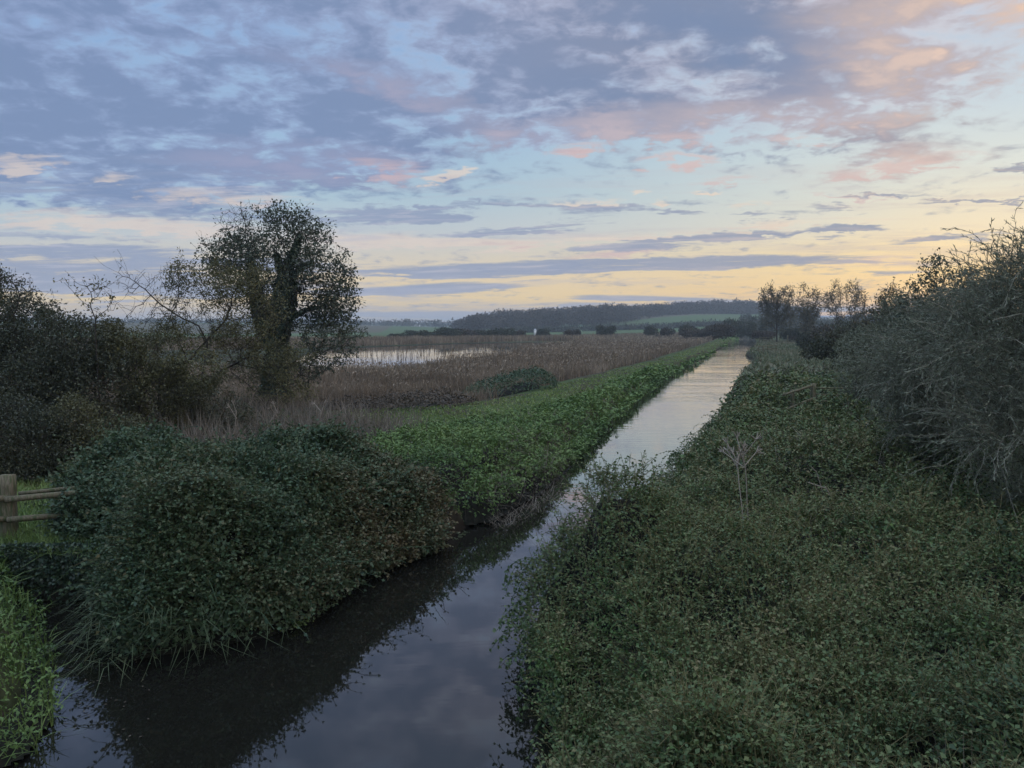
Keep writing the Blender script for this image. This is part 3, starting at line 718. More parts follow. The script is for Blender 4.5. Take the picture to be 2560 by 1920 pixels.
# ---- marsh: reeds, dead herbs
def poly_area_reed(name, label, poly, n, L0, W0, lod, tsh=0, rmin=None, lean=.14, mat='reed', zf=None, hv=.25):
    V, F, tn = blades(poly, n, L0, W0, lod, lean=lean, rmin=rmin, skip=[(-4.2, 45), (-1, 43.2), (2, 43.2), (3.6, 45.5), (4, 49), (2, 51.5), (-2, 51.8), (-4.3, 49)], clump=5, tshift=tsh, low=.55, hv=hv, zf=zf)
    return tag(build(name, V, F, M[mat], tone=tn, origin=(0, 0, 0)), label, 'reeds', kind='stuff')
pxs = lambda pts: pts
near_reeds = [(PATH[i][0] - 1.2, PATH[i][1] + 1.5) for i in range(3, len(PATH))] + G([(1500, 722), (1400, 733), (1240, 741), (1236, 747), (1140, 752), (1112, 766), (1000, 786), (820, 804), (640, 812), (300, 806), (60, 800)], .2) + [(-38, 45), (-14, 38)]
poly_area_reed('reeds', 'brown dry reeds between the grassy path and the pond', near_reeds, int(330000 * NF), 1.02, .022, 30, rmin=36, hv=.5, lean=.24)
far_reeds = G([(-400, 762), (400, 757), (640, 753), (690, 752), (780, 748), (960, 742), (1120, 738), (1240, 738), (1400, 733), (1500, 726), (1560, 719), (1480, 721), (1400, 725), (1200, 730), (900, 735), (400, 738), (-400, 741)], .2)
poly_area_reed('distant_reeds', 'pale brown reed bed stretching beyond the pond', far_reeds, int(200000 * NF), 1.75, .05, 60, tsh=.05, rmin=120, hv=.12)
x, y, d = scatter(near_reeds, 60000, 36); k = fbm(x, y, 5, 3, 3) > -.15; x, y = x[k], y[k]; r = np.hypot(x, y); g = np.maximum(r / 38, 1)
k = sdf([(-4.2, 45), (-1, 43.2), (2, 43.2), (3.6, 45.5), (4, 49), (2, 51.5), (-2, 51.8), (-4.3, 49)], x, y) < -.3; x, y, g = x[k], y[k], g[k]
P = np.stack([x, y, ground_z(x, y) + 1.02 * (1 + .5 * fbm(x, y, 5, 3, 3)) * rng.uniform(.85, 1.1, len(x))], 1)
V, F = leaf_mesh(P, rng.normal(size=P.shape) * [.5, .5, .2] + [.35, 0, .8], rand_dir(len(P)), .20 * np.sqrt(g), .045 * g)
tag(build('reed_plumes', V, F, M['reed'], tone=rng.normal(.62, .2, len(P)), origin=(0, 0, 0)), 'pale feathery seed heads over the brown reeds', 'reeds', kind='stuff')
# thin reeds standing in the pond
V, F, tn = blades(G([(690, 765), (1000, 752), (1180, 745), (1100, 765), (960, 778), (800, 792), (690, 790)], .1), 2600, .9, .018, 40, lean=.1, zf=lambda x, y: 0 * x + .1, rmin=60, clump=9)
tag(build('pond_reeds', V, F, M['reed'], tone=tn - .15, origin=(0, 0, 0)), 'thin reed stems standing in the pond', 'reeds', kind='stuff')
# dead herbs and stalks behind the bramble mound
dh = [(-9.5, 18.6), (-6, 19.2), (-3.6, 20.2), (-2.4, 22), (-3.0, 25.5), (-5.0, 28), (-8.5, 31), (-13, 37), (-30, 37), (-22, 24), (-13, 19)]
fD = top_fn(dh, lambda x, y: .42 + .25 * fbm(x, y, 3, 2, 4), 1.0, (.2, 1.1), (.1, .4), 61)
V, F, tn = cover_leaves(dh, fD, int(260000 * NF), .07, .5, r_lod=20, depth=.35, up=.3, seed=58, clump=1.6, rmin=18, spread=.8)
tag(build('scrub', V, F, M['thorn'], tone=tn + .05, origin=(0, 0, 0)), 'low dark scrub behind the bramble bush under the trees', 'scrub', kind='stuff')
Vk, Fk = cover_core(dh, fD, .16, 120, 140, 18)
tag(build('scrub_light_block', Vk, Fk, M['core'], origin=(0, 0, 0)), kind='structure')  # dark layer added inside the scrub to block light
V, F, tn = blades(dh, 30000, 1.15, .014, 22, lean=.28, rmin=18, clump=1.8, low=.4, hv=.5)
tag(build('dead_stalks', V, F, M['dead'], tone=tn, origin=(0, 0, 0)), 'brown dead stalks of herbs standing behind the bramble bush', 'dead stalks', kind='stuff')

# low bramble patch and ivy heap beside the path
def heap(name, label, poly, hh, w, n, mat, L0, seed, lod):
    f = top_fn(poly, hh, w, (.42, 1.5), (.18, .5), seed)
    P = np.array(poly); root = empty(name, (float(P[:, 0].mean()), float(P[:, 1].mean()), .6)); tag(root, label, 'bush')
    V, F, tn = cover_leaves(poly, f, n, L0, .6, r_lod=lod, depth=.22, up=.2, seed=seed, clump=1.5, rmin=25)
    build('foliage', V, F, M[mat], root, tn)
    Vk, Fk = cover_core(poly, f, .12, 50, 60, 25); build('stems', Vk, Fk, M['core'], root)  # foliage, then an added dark sheet that blocks light inside the heap
    return root
heap('ivy_heap', 'rounded dark green leafy heap beside the grassy path', [(-2.9, 45.6), (-1, 44.6), (1.2, 44.6), (2.6, 45.6), (3.0, 48), (1.5, 50.5), (-1.5, 50.8), (-3, 48.5)], 1.25, 2.3, 80000, 'bramble_dark', .09, 71, 30)
heap('bramble_patch', 'low dark brown bramble patch left of the grassy path', [(-9.5, 34.5), (-6.0, 33.2), (-3.2, 34.2), (-1.5, 36.8), (-2.2, 40.0), (-6, 41), (-9.8, 39.5)], .5, 1.9, 60000, 'bramble_brown', .09, 72, 25)

# ------------------------------------------------------------------ trees
def colonize(seed_nodes, att, step=.3, kill=.45, infl=3.0, maxn=5000, up=.05, jit=.12):
    P = [np.array(p, float) for p in seed_nodes]; par = [i - 1 for i in range(len(P))]
    if isinstance(seed_nodes, tuple): pass
    return _col(P, par, att, step, kill, infl, maxn, up, jit)
def _col(P, par, att, step, kill, infl, maxn, up, jit):
    att = np.array(att); nb = np.full(len(att), 1e9); ni = np.zeros(len(att), int)
    def upd(start):
        nonlocal nb, ni
        Q = np.array(P[start:])
        for s0 in range(0, len(Q), 400):
            d = np.linalg.norm(att[:, None] - Q[None, s0:s0 + 400], axis=2); j = d.argmin(1); dm = d[np.arange(len(att)), j]
            k = dm < nb; nb[k] = dm[k]; ni[k] = j[k] + start + s0
    upd(0)
    for it in range(120):
        k = (nb < infl) & (nb > kill)
        if not k.any() or len(P) > maxn: break
        A = att[k]; I = ni[k]; PP = np.array(P)
        dv = unit(A - PP[I]); acc = np.zeros((len(P), 3)); np.add.at(acc, I, dv); cnt = np.bincount(I, minlength=len(P))
        idx = np.nonzero(cnt)[0]; start = len(P)
        for i in idx:
            v = acc[i] / cnt[i]; v = v + np.array([0, 0, up]) + rng.normal(size=3) * jit; v /= np.linalg.norm(v) + 1e-9
            P.append(PP[i] + v * step); par.append(i)
        upd(start)
        keep = nb > kill; att = att[keep]; nb = nb[keep]; ni = ni[keep]
        if len(att) == 0: break
    return np.array(P), np.array(par)
def radii(P, par, tip, power=2.3, rmax=None):
    r = np.full(len(P), 0.0); has = np.zeros(len(P), bool)
    acc = np.zeros(len(P))
    for i in range(len(P) - 1, -1, -1):
        r[i] = max(tip, acc[i] ** (1 / power)) if acc[i] > 0 else tip
        if par[i] >= 0: acc[par[i]] += r[i] ** power
    if rmax: r = np.where(r > rmax, rmax + (r - rmax) * .3, r)
    return r
def skeleton_mesh(P, par, r, thick=.05):
    i = np.arange(len(P)); k = par >= 0; i = i[k]; a = par[i]
    big = r[i] > thick
    parts = []
    if big.any(): parts.append(prisms(P[a[big]], P[i[big]] + (P[i[big]] - P[a[big]]) * .12, r[a[big]] * .5 + r[i[big]] * .5, r[i[big]], 7))
    if (~big).any(): parts.append(prisms(P[a[~big]], P[i[~big]], np.minimum(r[a[~big]], r[i[~big]] * 1.5), r[i[~big]], 3))
    return merge(*parts)
def twigs(P, par, r, rlim, per, seg, L, rad, upb=.25, droop=0., curl=.35, dirs=None):
    "fine twigs on the thin branches; returns stick mesh, points and directions for leaves"
    idx = np.nonzero(r < rlim)[0]; idx = idx[par[idx] >= 0]
    idx = np.repeat(idx, per); n = len(idx)
    base = P[idx] - (P[idx] - P[par[idx]]) * rng.random(n)[:, None]
    v = unit(unit(P[idx] - P[par[idx]]) * .5 + rng.normal(size=(n, 3)) * .6 + np.array([0, 0, upb]))
    A, B, pts, dr = [], [], [], []
    q = (L * rng.uniform(.4, 1.2, n) / seg)[:, None]; p = base
    for s_ in range(seg):
        p2 = p + v * q; A.append(p); B.append(p2); pts.append(p + (p2 - p) * rng.random(n)[:, None]); dr.append(v)
        p = p2; v = unit(v + rng.normal(size=(n, 3)) * curl * .5 + np.array([0, 0, -droop]))
    V, F = prisms(np.concatenate(A), np.concatenate(B), rad, rad * .6, 3)
    return V, F, np.concatenate(pts), np.concatenate(dr)
def ell_pts(lobes, n, Y, zscale=1.0, shell=.35):
    "points in crown lobes given as picture ellipses at distance Y: (px, py, rx, ry[, dY])"
    out = []
    ar = np.array([l[2] * l[3] for l in lobes], float); cnt = (n * ar / ar.sum()).astype(int)
    for l, c in zip(lobes, cnt):
        dy = l[4] if len(l) > 4 else 0
        x0, y0, z0 = at(l[0], l[1], Y + dy); k = (Y + dy) / FPX
        d = rand_dir(c) * (rng.uniform(shell, 1, c) ** .6)[:, None]
        out.append(np.array([x0, y0, z0]) + d * np.array([l[2] * k, (l[2] * .75 + l[3] * .25) * k * zscale, l[3] * k]))
    return np.concatenate(out)
def tree(name, label, cat, Y, base, lobes, natt, stems=None, step=.3, kill=.45, tip=.008, rmax=.3, tw=(.03, 2, 3, .5, .005), leaf=None, nleaf=1, mat='alder', lw=.6,
         group=None, barkm='bark', tshift=0., trim=None, up=.05, droop=0., infl=3., tjit=.05, twm=None, upb=.25, ljit=.6, clump=1.2, leaf_keep=None, thick=.05, zscale=1.0, maxn=5000, shell=.35, fill=0, fshell=.3, thin=None):
    bx, by, bz = at(base[0], base[1], Y)[0], Y, None
    bz = float(ground_z(np.array([bx]), np.array([by]))[0]) - .05
    root = empty(name, (bx, by, bz)); tag(root, label, cat, group)
    att = ell_pts(lobes, natt, Y, zscale, shell)
    P = []; par = []
    for poly in (stems or [[(base[0], base[1] - 60)]]):
        pts = [np.array([bx, by, bz])] + [np.array(at(q[0], q[1], Y + (q[2] if len(q) > 2 else 0))) for q in poly]
        first = True
        for a_, b_ in zip(pts[:-1], pts[1:]):
            m_ = max(1, int(np.linalg.norm(b_ - a_) / step))
            if first: P.append(a_); par.append(-1); first = False
            for j in range(m_): P.append(a_ + (b_ - a_) * (j + 1) / m_ + rng.normal(size=3) * step * .06); par.append(len(P) - 2)
    P, par = _col(P, par, att, step, kill, infl, maxn, up, .12)
    r = radii(P, par, tip, rmax=rmax)
    V1, F1 = skeleton_mesh(P, par, r, thick)
    V2, F2, pts, dr = twigs(P, par, r, tw[0], tw[1], tw[2], tw[3], tw[4], upb=upb, droop=droop)
    if twm is None:
        V, F = merge((V1, F1), (V2, F2)); tr_ = build('trunk', V, F, M[barkm], root)
    else:
        tr_ = build('trunk', V1, F1, M[barkm], root); build('twigs', V2, F2, M[twm], root, np.repeat(rng.normal(.45, .25, len(F2) // 3), 3))
    if leaf:
        pts = np.repeat(pts, nleaf, 0); dr = np.repeat(dr, nleaf, 0)
        if leaf_keep is not None: k = leaf_keep(pts); pts, dr = pts[k], dr[k]
        pts = pts + rng.normal(size=pts.shape) * tjit
        if thin is not None: k = fbm(pts[:, 0] + pts[:, 1] * .7, pts[:, 2] + pts[:, 1] * .3, .026 * Y, 3, 19) + rng.normal(0, .16, len(pts)) > thin; pts, dr = pts[k], dr[k]
        if fill:
            q = ell_pts(lobes, fill, Y, zscale, fshell); q = q[q[:, 2] > bz + .1]
            q = q[fbm(q[:, 0] * 1.0 + q[:, 1] * .7, q[:, 2] + q[:, 1] * .3, .026 * Y, 3, 19) + rng.normal(0, .16, len(q)) > -.05]
            pts = np.concatenate([pts, q]); dr = np.concatenate([dr, unit(rng.normal(size=q.shape) + np.array([0, 0, .3]))])
        n = len(pts)
        L = leaf * rng.uniform(.6, 1.25, n)
        V, F = leaf_mesh(pts, dr * .5 + rng.normal(size=(n, 3)) * ljit + np.array([0, 0, -.15]), rand_dir(n) + np.array([0, 0, .4]), L, L * lw)
        tone = .45 + tshift + .4 * fbm(pts[:, 0] + pts[:, 1] * .3, pts[:, 2], clump, 2, 3) + rng.normal(0, .17, n)
        build('crown', V, F, M[mat], root, tone)
    return root, P, par, r

# ivy-clad alder
def ivy_on(root, path, rad, n, Y, L=.13, jit=.2):
    pts = np.array([at(q[0], q[1], Y + (q[2] if len(q) > 2 else 0)) for q in path]); rad = np.array(rad) * Y / FPX
    seg = rng.integers(0, len(pts) - 1, n); w_ = np.linalg.norm(pts[1:] - pts[:-1], axis=1); seg = rng.choice(len(pts) - 1, n, p=w_ / w_.sum())
    f = rng.random(n); c = pts[seg] * (1 - f)[:, None] + pts[seg + 1] * f[:, None]; rr_ = rad[seg] * (1 - f) + rad[seg + 1] * f
    lump = 1 + .35 * fbm(c[:, 2] * 1.0, c[:, 0], .5, 2, 7)
    a = rng.uniform(0, math.tau, n); o = np.stack([np.cos(a), np.sin(a), 0 * a], 1)
    lump = lump * (1 + .25 * np.sin(a * 3 + c[:, 2] * 2.2))
    p = c + o * (rr_ * lump * rng.uniform(.75, 1.1, n))[:, None]
    V, F = leaf_mesh(p, o * .5 + rng.normal(size=(n, 3)) * .5 + np.array([0, 0, -.5]), o + rng.normal(size=(n, 3)) * .4, L, L * .8)
    build('ivy', V, F, M['ivy'], root, .45 + .3 * fbm(p[:, 0] * 2, p[:, 2], .8, 2, 9) + rng.normal(0, .15, n))
    # the woody core under the leaves
    A = pts[:-1]; B = pts[1:]; V, F = prisms(A, B, rad[:-1] * .72, rad[1:] * .72, 10)
    build('ivy_stems', V, F, M['core'], root)
YA = 36.0
alder, P_, par_, r_ = tree('alder_tree', 'tall ivy-clad alder with a broad open rounded crown', 'tree', YA, (597, 845),
     [(560, 500, 85, 55), (640, 520, 90, 60, 1), (690, 600, 85, 85), (520, 560, 95, 70, -1), (610, 590, 120, 100), (700, 670, 75, 50, .5), (650, 660, 90, 60), (480, 565, 46, 46), (738, 640, 45, 60), (600, 465, 75, 32), (510, 480, 45, 40), (720, 700, 55, 40)],
     4200, stems=[[(600, 760), (612, 640), (625, 560), (640, 510)], [(590, 760), (560, 680), (545, 600), (535, 540)]], step=.28, kill=.36, tip=.007, rmax=.20, tw=(.024, 2, 4, .6, .007),
     leaf=.13, nleaf=1, mat='alder', lw=.65, tjit=.08, maxn=9000, infl=5, shell=.15, fill=13000, fshell=.3, thin=-.24)
ivy_on(alder, [(597, 850), (595, 760), (606, 690), (612, 635), (618, 595)], [24, 20, 24, 22, 13], 14000, YA)
ivy_on(alder, [(618, 598), (626, 565), (640, 530), (648, 505)], [13, 8, 5, 2], 1500, YA)
ivy_on(alder, [(616, 598), (604, 570), (596, 545)], [10, 6, 2], 900, YA)
ivy_on(alder, [(590, 760), (562, 690), (550, 620), (540, 560)], [11, 12, 12, 3], 4200, YA)
ivy_on(alder, [(622, 600), (648, 580), (668, 565)], [8, 4, 2], 700, YA)
ivy_on(alder, [(620, 690), (660, 668), (700, 662)], [9, 4, 2], 800, YA)

# leaning olive willow in front of it
YO = 30.0
tree('willow_tree', 'leaning many-stemmed willow with thin olive leaves left of the alder', 'tree', YO, (392, 838),
     [(470, 640, 85, 70), (540, 690, 90, 90), (420, 690, 90, 60), (520, 770, 100, 70, .5), (600, 770, 80, 70), (400, 600, 50, 50, -1), (560, 620, 60, 60, -.5), (475, 595, 40, 38), (610, 840, 80, 50, 0), (350, 730, 60, 40), (440, 850, 80, 40)],
     1900, stems=[[(400, 790), (440, 740), (480, 700), (500, 660)], [(430, 828), (480, 800), (540, 770)], [(400, 770), (370, 690)]], step=.26, kill=.34, tip=.007, rmax=.13, tw=(.022, 2, 5, .65, .006), fill=14000, tshift=.08, thin=-.2,
     leaf=.11, nleaf=2, mat='olive', lw=.4, tjit=.06, maxn=5000, infl=2.6, droop=.03, shell=.1)
tree('bare_tree', 'arching tree with bare twiggy branches leaning left between hedge and willow', 'tree', YO - 1, (415, 850),
     [(300, 620, 55, 45), (275, 600, 40, 30), (350, 640, 55, 40), (330, 690, 55, 35), (300, 680, 50, 40)],
     330, stems=[[(450, 740), (430, 705), (380, 680), (340, 650), (315, 625)]], step=.25, kill=.36, tip=.007, rmax=.07, tw=(.02, 1, 5, 1.0, .006),
     leaf=.09, nleaf=1, mat='olive', lw=.4, maxn=1200, leaf_keep=lambda p: (rng.random(len(p)) < .14) | (p[:, 0] > at(345, 600, 29)[0]) & (rng.random(len(p)) < .5), shell=.0)
# leafy side shrub low at the alder's right, hanging to (800, 720)
tree('young_alder', 'low spreading alder bush at the right foot of the ivy-clad alder', 'tree', YA - 2, (660, 850),
     [(700, 730, 75, 32), (770, 725, 40, 22), (680, 780, 70, 40), (740, 760, 50, 25), (640, 800, 60, 40)], 800, stems=[[(670, 790)]], step=.25, kill=.35, tip=.007, rmax=.08,
     tw=(.02, 2, 3, .5, .006), leaf=.12, mat='alder', nleaf=2, lw=.6, maxn=2000)

# hedge of shrubs on the left, one thing each
def shrub(name, label, Y, base, lobes, natt, nleaf, leaf, mat, tsh=0., lw=.55, tw=(.03, 2, 3, .4, .005), group='shrubs of the left thicket', cat='shrub', step=.25, stems=None, **kw):
    return tree(name, label, cat, Y, base, lobes, natt, stems=stems or [[(base[0] - 20, base[1] - 70)], [(base[0] + 25, base[1] - 60, .5)], [(base[0], base[1] - 80, -.5)]], step=step, kill=.33, tip=.006, rmax=.05,
                tw=tw, leaf=leaf, nleaf=nleaf, mat=mat, lw=lw, tshift=tsh, group=group, fill=natt * 26, maxn=kw.pop('maxn', 2600), tjit=.09, shell=kw.pop('shell', .45), **kw)
shrub('hawthorn_shrub', 'tallest dark shrub of the left thicket, at the very left of the picture', 23, (-20, 960), [(-60, 690, 130, 110), (40, 720, 110, 90), (60, 800, 140, 110), (-60, 840, 130, 110), (-20, 620, 70, 45)], 1500, 4, .085, 'thorn', -.12)
shrub('hawthorn_shrub', 'dark sloping shrub right beside the tallest one of the left thicket', 21.5, (170, 960), [(150, 760, 80, 85), (110, 840, 110, 100), (200, 840, 100, 90), (90, 700, 50, 40), (170, 915, 110, 60)], 1300, 4, .08, 'thorn', -.05)
shrub('sallow_shrub', 'olive green shrub of the left thicket in front of the leaning willow', 22.5, (300, 960), [(270, 780, 80, 80), (320, 850, 85, 85), (365, 775, 60, 65), (240, 725, 45, 40), (300, 920, 110, 55), (430, 800, 60, 55)], 1400, 4, .08, 'olive', -.22)
shrub('bramble_shrub', 'brownish low shrub at the right end of the left thicket', 24, (430, 950), [(420, 880, 75, 55), (480, 900, 70, 45), (380, 840, 60, 50)], 700, 3, .08, 'thorn', .16)
shrub('elder_shrub', 'nearest dark bushy shrub behind the left rail fence', 18.5, (60, 1050), [(20, 930, 120, 80), (120, 950, 100, 75), (-90, 900, 110, 100), (60, 1000, 120, 45)], 1100, 5, .065, 'thorn', -.08)
shrub('sallow_shrub', 'low dark shrub between rail fence and big bramble bush', 18.8, (200, 1010), [(190, 960, 80, 60), (250, 930, 70, 50), (160, 900, 60, 50), (300, 960, 60, 40)], 700, 5, .065, 'olive', -.28)
tree('sapling', 'thin sapling with a sparse spray of leaves rising above the left thicket', 'tree', 21, (215, 830),
     [(190, 620, 60, 28), (225, 650, 40, 40), (160, 612, 30, 18), (205, 690, 40, 30)], 220, stems=[[(210, 760), (205, 690), (195, 660)]], step=.2, kill=.28, tip=.006, rmax=.03, tw=(.02, 1, 3, .45, .005), leaf=.10, mat='olive', lw=.5, maxn=600, shell=0)
tree('sapling', 'short twiggy sapling at the top of the tallest left shrub', 'tree', 22, (30, 760),
     [(20, 600, 40, 30), (60, 640, 50, 30), (-10, 590, 30, 20), (110, 660, 30, 24)], 200, stems=[[(30, 680)]], step=.2, kill=.28, tip=.006, rmax=.03, tw=(.02, 2, 3, .45, .004), leaf=.08, mat='thorn', lw=.5, maxn=600, shell=0)

# ---- right-hand thicket
def whips(root, centres, n, L, rad, leafL, leafW, mat_l, mat_t, droop=.14, gap=.035, outdir=(0, 0, .4), seg=10, tsh=0.):
    "long arching willow shoots with narrow leaves; centres: (x, y, z, rx, ry, rz) ellipsoids the shoots grow out of"
    cs = np.array(centres); vol = cs[:, 3] * cs[:, 5]; ci = rng.choice(len(cs), n, p=vol / vol.sum())
    d = rand_dir(n); d[:, 2] = np.abs(d[:, 2]) * .9 - .2; d = unit(d)
    p = cs[ci, :3] + d * cs[ci, 3:] * rng.uniform(.55, .95, n)[:, None]
    v = unit(d * .8 + np.array(outdir) + rng.normal(size=(n, 3)) * .6); q = (L * rng.uniform(.45, 1.2, n) / seg)[:, None]
    A, B, LP, LD = [], [], [], []
    for s_ in range(seg):
        p2 = p + v * q; A.append(p); B.append(p2)
        for j in range(3):
            LP.append(p + (p2 - p) * rng.random(n)[:, None]); LD.append(unit(v + rng.normal(size=(n, 3)) * .38))
        p = p2; v = unit(v + rng.normal(size=(n, 3)) * .17 + np.array([0, 0, -droop]))
    V, F = prisms(np.concatenate(A), np.concatenate(B), rad, rad * .8, 3)
    tw_t = np.tile(np.repeat(rng.normal(.45, .25, n), 3), seg)
    build('shoots', V, F, M[mat_t], root, tw_t)
    LP, LD = np.concatenate(LP), np.concatenate(LD); m_ = len(LP)
    Ls = leafL * rng.uniform(.5, 1.3, m_)
    V, F = leaf_mesh(LP, LD, rand_dir(m_), Ls, Ls * leafW, fold=.12)
    build('leaves', V, F, M[mat_l], root, .42 + tsh + .3 * fbm(LP[:, 0], LP[:, 2], 1.0, 2, 5) + rng.normal(0, .2, m_))
def w3(px, py, Y, rx, ry, rz): return (*at(px, py, Y), rx, ry, rz)
W = 12.0
big_w, P_, par_, r_ = tree('osier_willow', 'big grey-green willow with long narrow leaves at the right edge', 'tree', W, (2330, 1180),
     [(2330, 640, 210, 150), (2200, 760, 170, 140), (2260, 950, 190, 140), (2420, 850, 190, 250), (2230, 1060, 120, 80), (2240, 600, 90, 60)], 2600,
     stems=[[(2320, 1040), (2290, 900), (2280, 760)], [(2380, 1040, 1), (2420, 860, 1)], [(2290, 1060, -.5), (2210, 960, -.5)]], step=.16, kill=.24, tip=.004, rmax=.05, tw=(.018, 2, 5, .45, .003), leaf=.075, nleaf=2, mat='willow', lw=.17,
     tshift=-.1, droop=.05, maxn=6000, thick=.03, ljit=.4, fill=60000, twm='willow_twig')
whips(big_w, [w3(2310, 640, W, 1.3, 1.2, .95), w3(2200, 760, W, 1.1, 1.0, .9), w3(2260, 950, W - .5, 1.2, 1.1, .9), w3(2390, 850, W, 1.3, 1.4, 1.5)], 1700, 1.15, .0042, .085, .15, 'willow', 'willow_twig', droop=.07, outdir=(-.25, -.35, .35))
mid_w, _, _, _ = tree('osier_willow', 'second willow, left of and behind the big one at the right edge', 'tree', 16.5, (2080, 1050),
     [(2100, 690, 110, 90), (2010, 770, 110, 100), (2080, 880, 150, 120), (1960, 870, 90, 80), (2150, 650, 80, 60), (2020, 960, 110, 60)], 2000,
     stems=[[(2080, 960), (2080, 860)], [(2050, 960, -.5), (2000, 860, -.5)], [(2110, 960, .5), (2150, 840, .5)]], step=.2, kill=.28, tip=.004, rmax=.05, tw=(.018, 2, 5, .5, .0035), leaf=.08, nleaf=2, mat='willow', lw=.18,
     tshift=-.1, maxn=5000, thick=.03, ljit=.4, fill=60000, twm='willow_twig')
whips(mid_w, [w3(2090, 740, 16.5, 1.1, 1.0, .9), w3(2010, 820, 16.2, 1.1, 1., 1.0), w3(2080, 900, 16, 1.3, 1.1, .9)], 1100, 1.1, .0048, .09, .15, 'willow', 'willow_twig', droop=.07, outdir=(-.2, -.3, .2), tsh=-.05)
for i_, (px_, top_, lab_) in enumerate([(2020, 545, 'tallest slender alder sapling standing in the right thicket against the yellow sky'), (1985, 600, 'leftmost slender sapling of the right thicket'),
                                        (2095, 570, 'twiggy sapling between the tallest alder sapling and the big willow')]):
    tree('alder_sapling', lab_, 'tree', 21 + i_, (px_, 860),
         [(px_, top_ + 40, 38, 38), (px_ - 10, top_ + 90, 45, 50), (px_ + 25, top_ + 80, 35, 45), (px_, top_ + 150, 50, 50)], 420, stems=[[(px_, 760), (px_ + 4, top_ + 100)], [(px_ - 14, 760), (px_ - 22, top_ + 130)], [(px_ + 18, 770), (px_ + 26, top_ + 120)]],
         step=.2, kill=.28, tip=.005, rmax=.03, tw=(.02, 2, 3, .4, .004), leaf=.085, nleaf=2, fill=1500, mat='alder', lw=.6, group='saplings of the right thicket', maxn=1400, upb=.6, up=.25, shell=0)
tree('thicket_willow', 'broad dull brown willow bush behind the rail fence on the right bank', 'shrub', 26, (1880, 900),
     [(1895, 770, 95, 75), (1960, 740, 85, 85), (1850, 805, 60, 50), (1925, 850, 100, 45), (1990, 850, 80, 60), (1950, 680, 60, 45), (2030, 690, 60, 60)], 1500, stems=[[(1880, 850)], [(1930, 850, .5)], [(1850, 860, -.5)]],
     step=.28, kill=.36, tip=.006, rmax=.06, tw=(.03, 2, 4, .6, .006), leaf=.10, nleaf=3, mat='willow', lw=.25, tshift=-.12, maxn=3000, droop=.04, fill=40000)
tree('yellow_willow', 'small yellowish willow rising behind the brown willow bush', 'tree', 44, (1925, 790),
     [(1925, 650, 32, 32), (1935, 690, 45, 35), (1890, 690, 30, 30), (1920, 730, 60, 30)], 500, stems=[[(1925, 720)]], step=.35, kill=.5, tip=.01, rmax=.08, tw=(.04, 3, 3, .8, .01), leaf=.16, nleaf=2, mat='pale', lw=.4, maxn=1500, upb=.7, tshift=.05, fill=4000)
tree('sallow_bush', 'dark rounded sallow bush left of the brown willow bush on the right bank', 'shrub', 52, (1800, 790),
     [(1800, 745, 60, 32), (1850, 735, 60, 40), (1760, 755, 40, 22)], 700, stems=[[(1800, 770)], [(1840, 768)]], step=.4, kill=.55, tip=.01, rmax=.08, tw=(.04, 3, 3, .7, .012), leaf=.17, nleaf=2, mat='thorn', lw=.5, maxn=1800, fill=9000)

# ---- pollard willows far along the right bank
def pollard(label, Y, base, lobes, n, mat, leafn, tw=(.12, 3, 3, 1.6, .03), leaf=.5, stems=None, upb=.8):
    return tree('pollard_willow', label, 'tree', Y, base, lobes, n, stems=stems or [[(base[0], base[1] - 40)]], step=.9, kill=1.2, tip=.03, rmax=.4, tw=tw, leaf=leaf, nleaf=leafn, mat=mat, lw=.35,
                group='willows far along the right bank', maxn=2500, upb=upb, infl=9, up=.3, thick=.12, tjit=.3, clump=5, shell=.1, fill=n * 3 * leafn, fshell=.2)
pollard('leftmost and broadest of the far willows beside the river end', 190, (1678, 728), [(1660, 637, 20, 22), (1700, 640, 22, 22), (1680, 660, 36, 32), (1655, 665, 20, 20), (1700, 690, 25, 24), (1665, 695, 28, 24), (1650, 650, 14, 16), (1706, 655, 12, 18)], 800, 'pale', 2)
pollard('narrow far willow with a pointed top, second from the river end', 185, (1742, 730), [(1738, 630, 13, 20), (1735, 665, 20, 28), (1762, 640, 11, 20), (1760, 670, 15, 20), (1742, 700, 20, 26)], 560, 'pale', 2)
pollard('third far willow, a fan of almost bare upright branches against the glow', 180, (1808, 730), [(1808, 622, 13, 22), (1800, 655, 22, 30), (1783, 650, 14, 20), (1812, 690, 16, 20)], 380, 'pale', 1)
pollard('rightmost far willow, a row of almost bare poles beside the fan-shaped one', 178, (1845, 730), [(1830, 628, 8, 22), (1848, 632, 12, 24), (1865, 640, 9, 20), (1848, 665, 26, 28), (1850, 700, 20, 20)], 420, 'pale', 1)

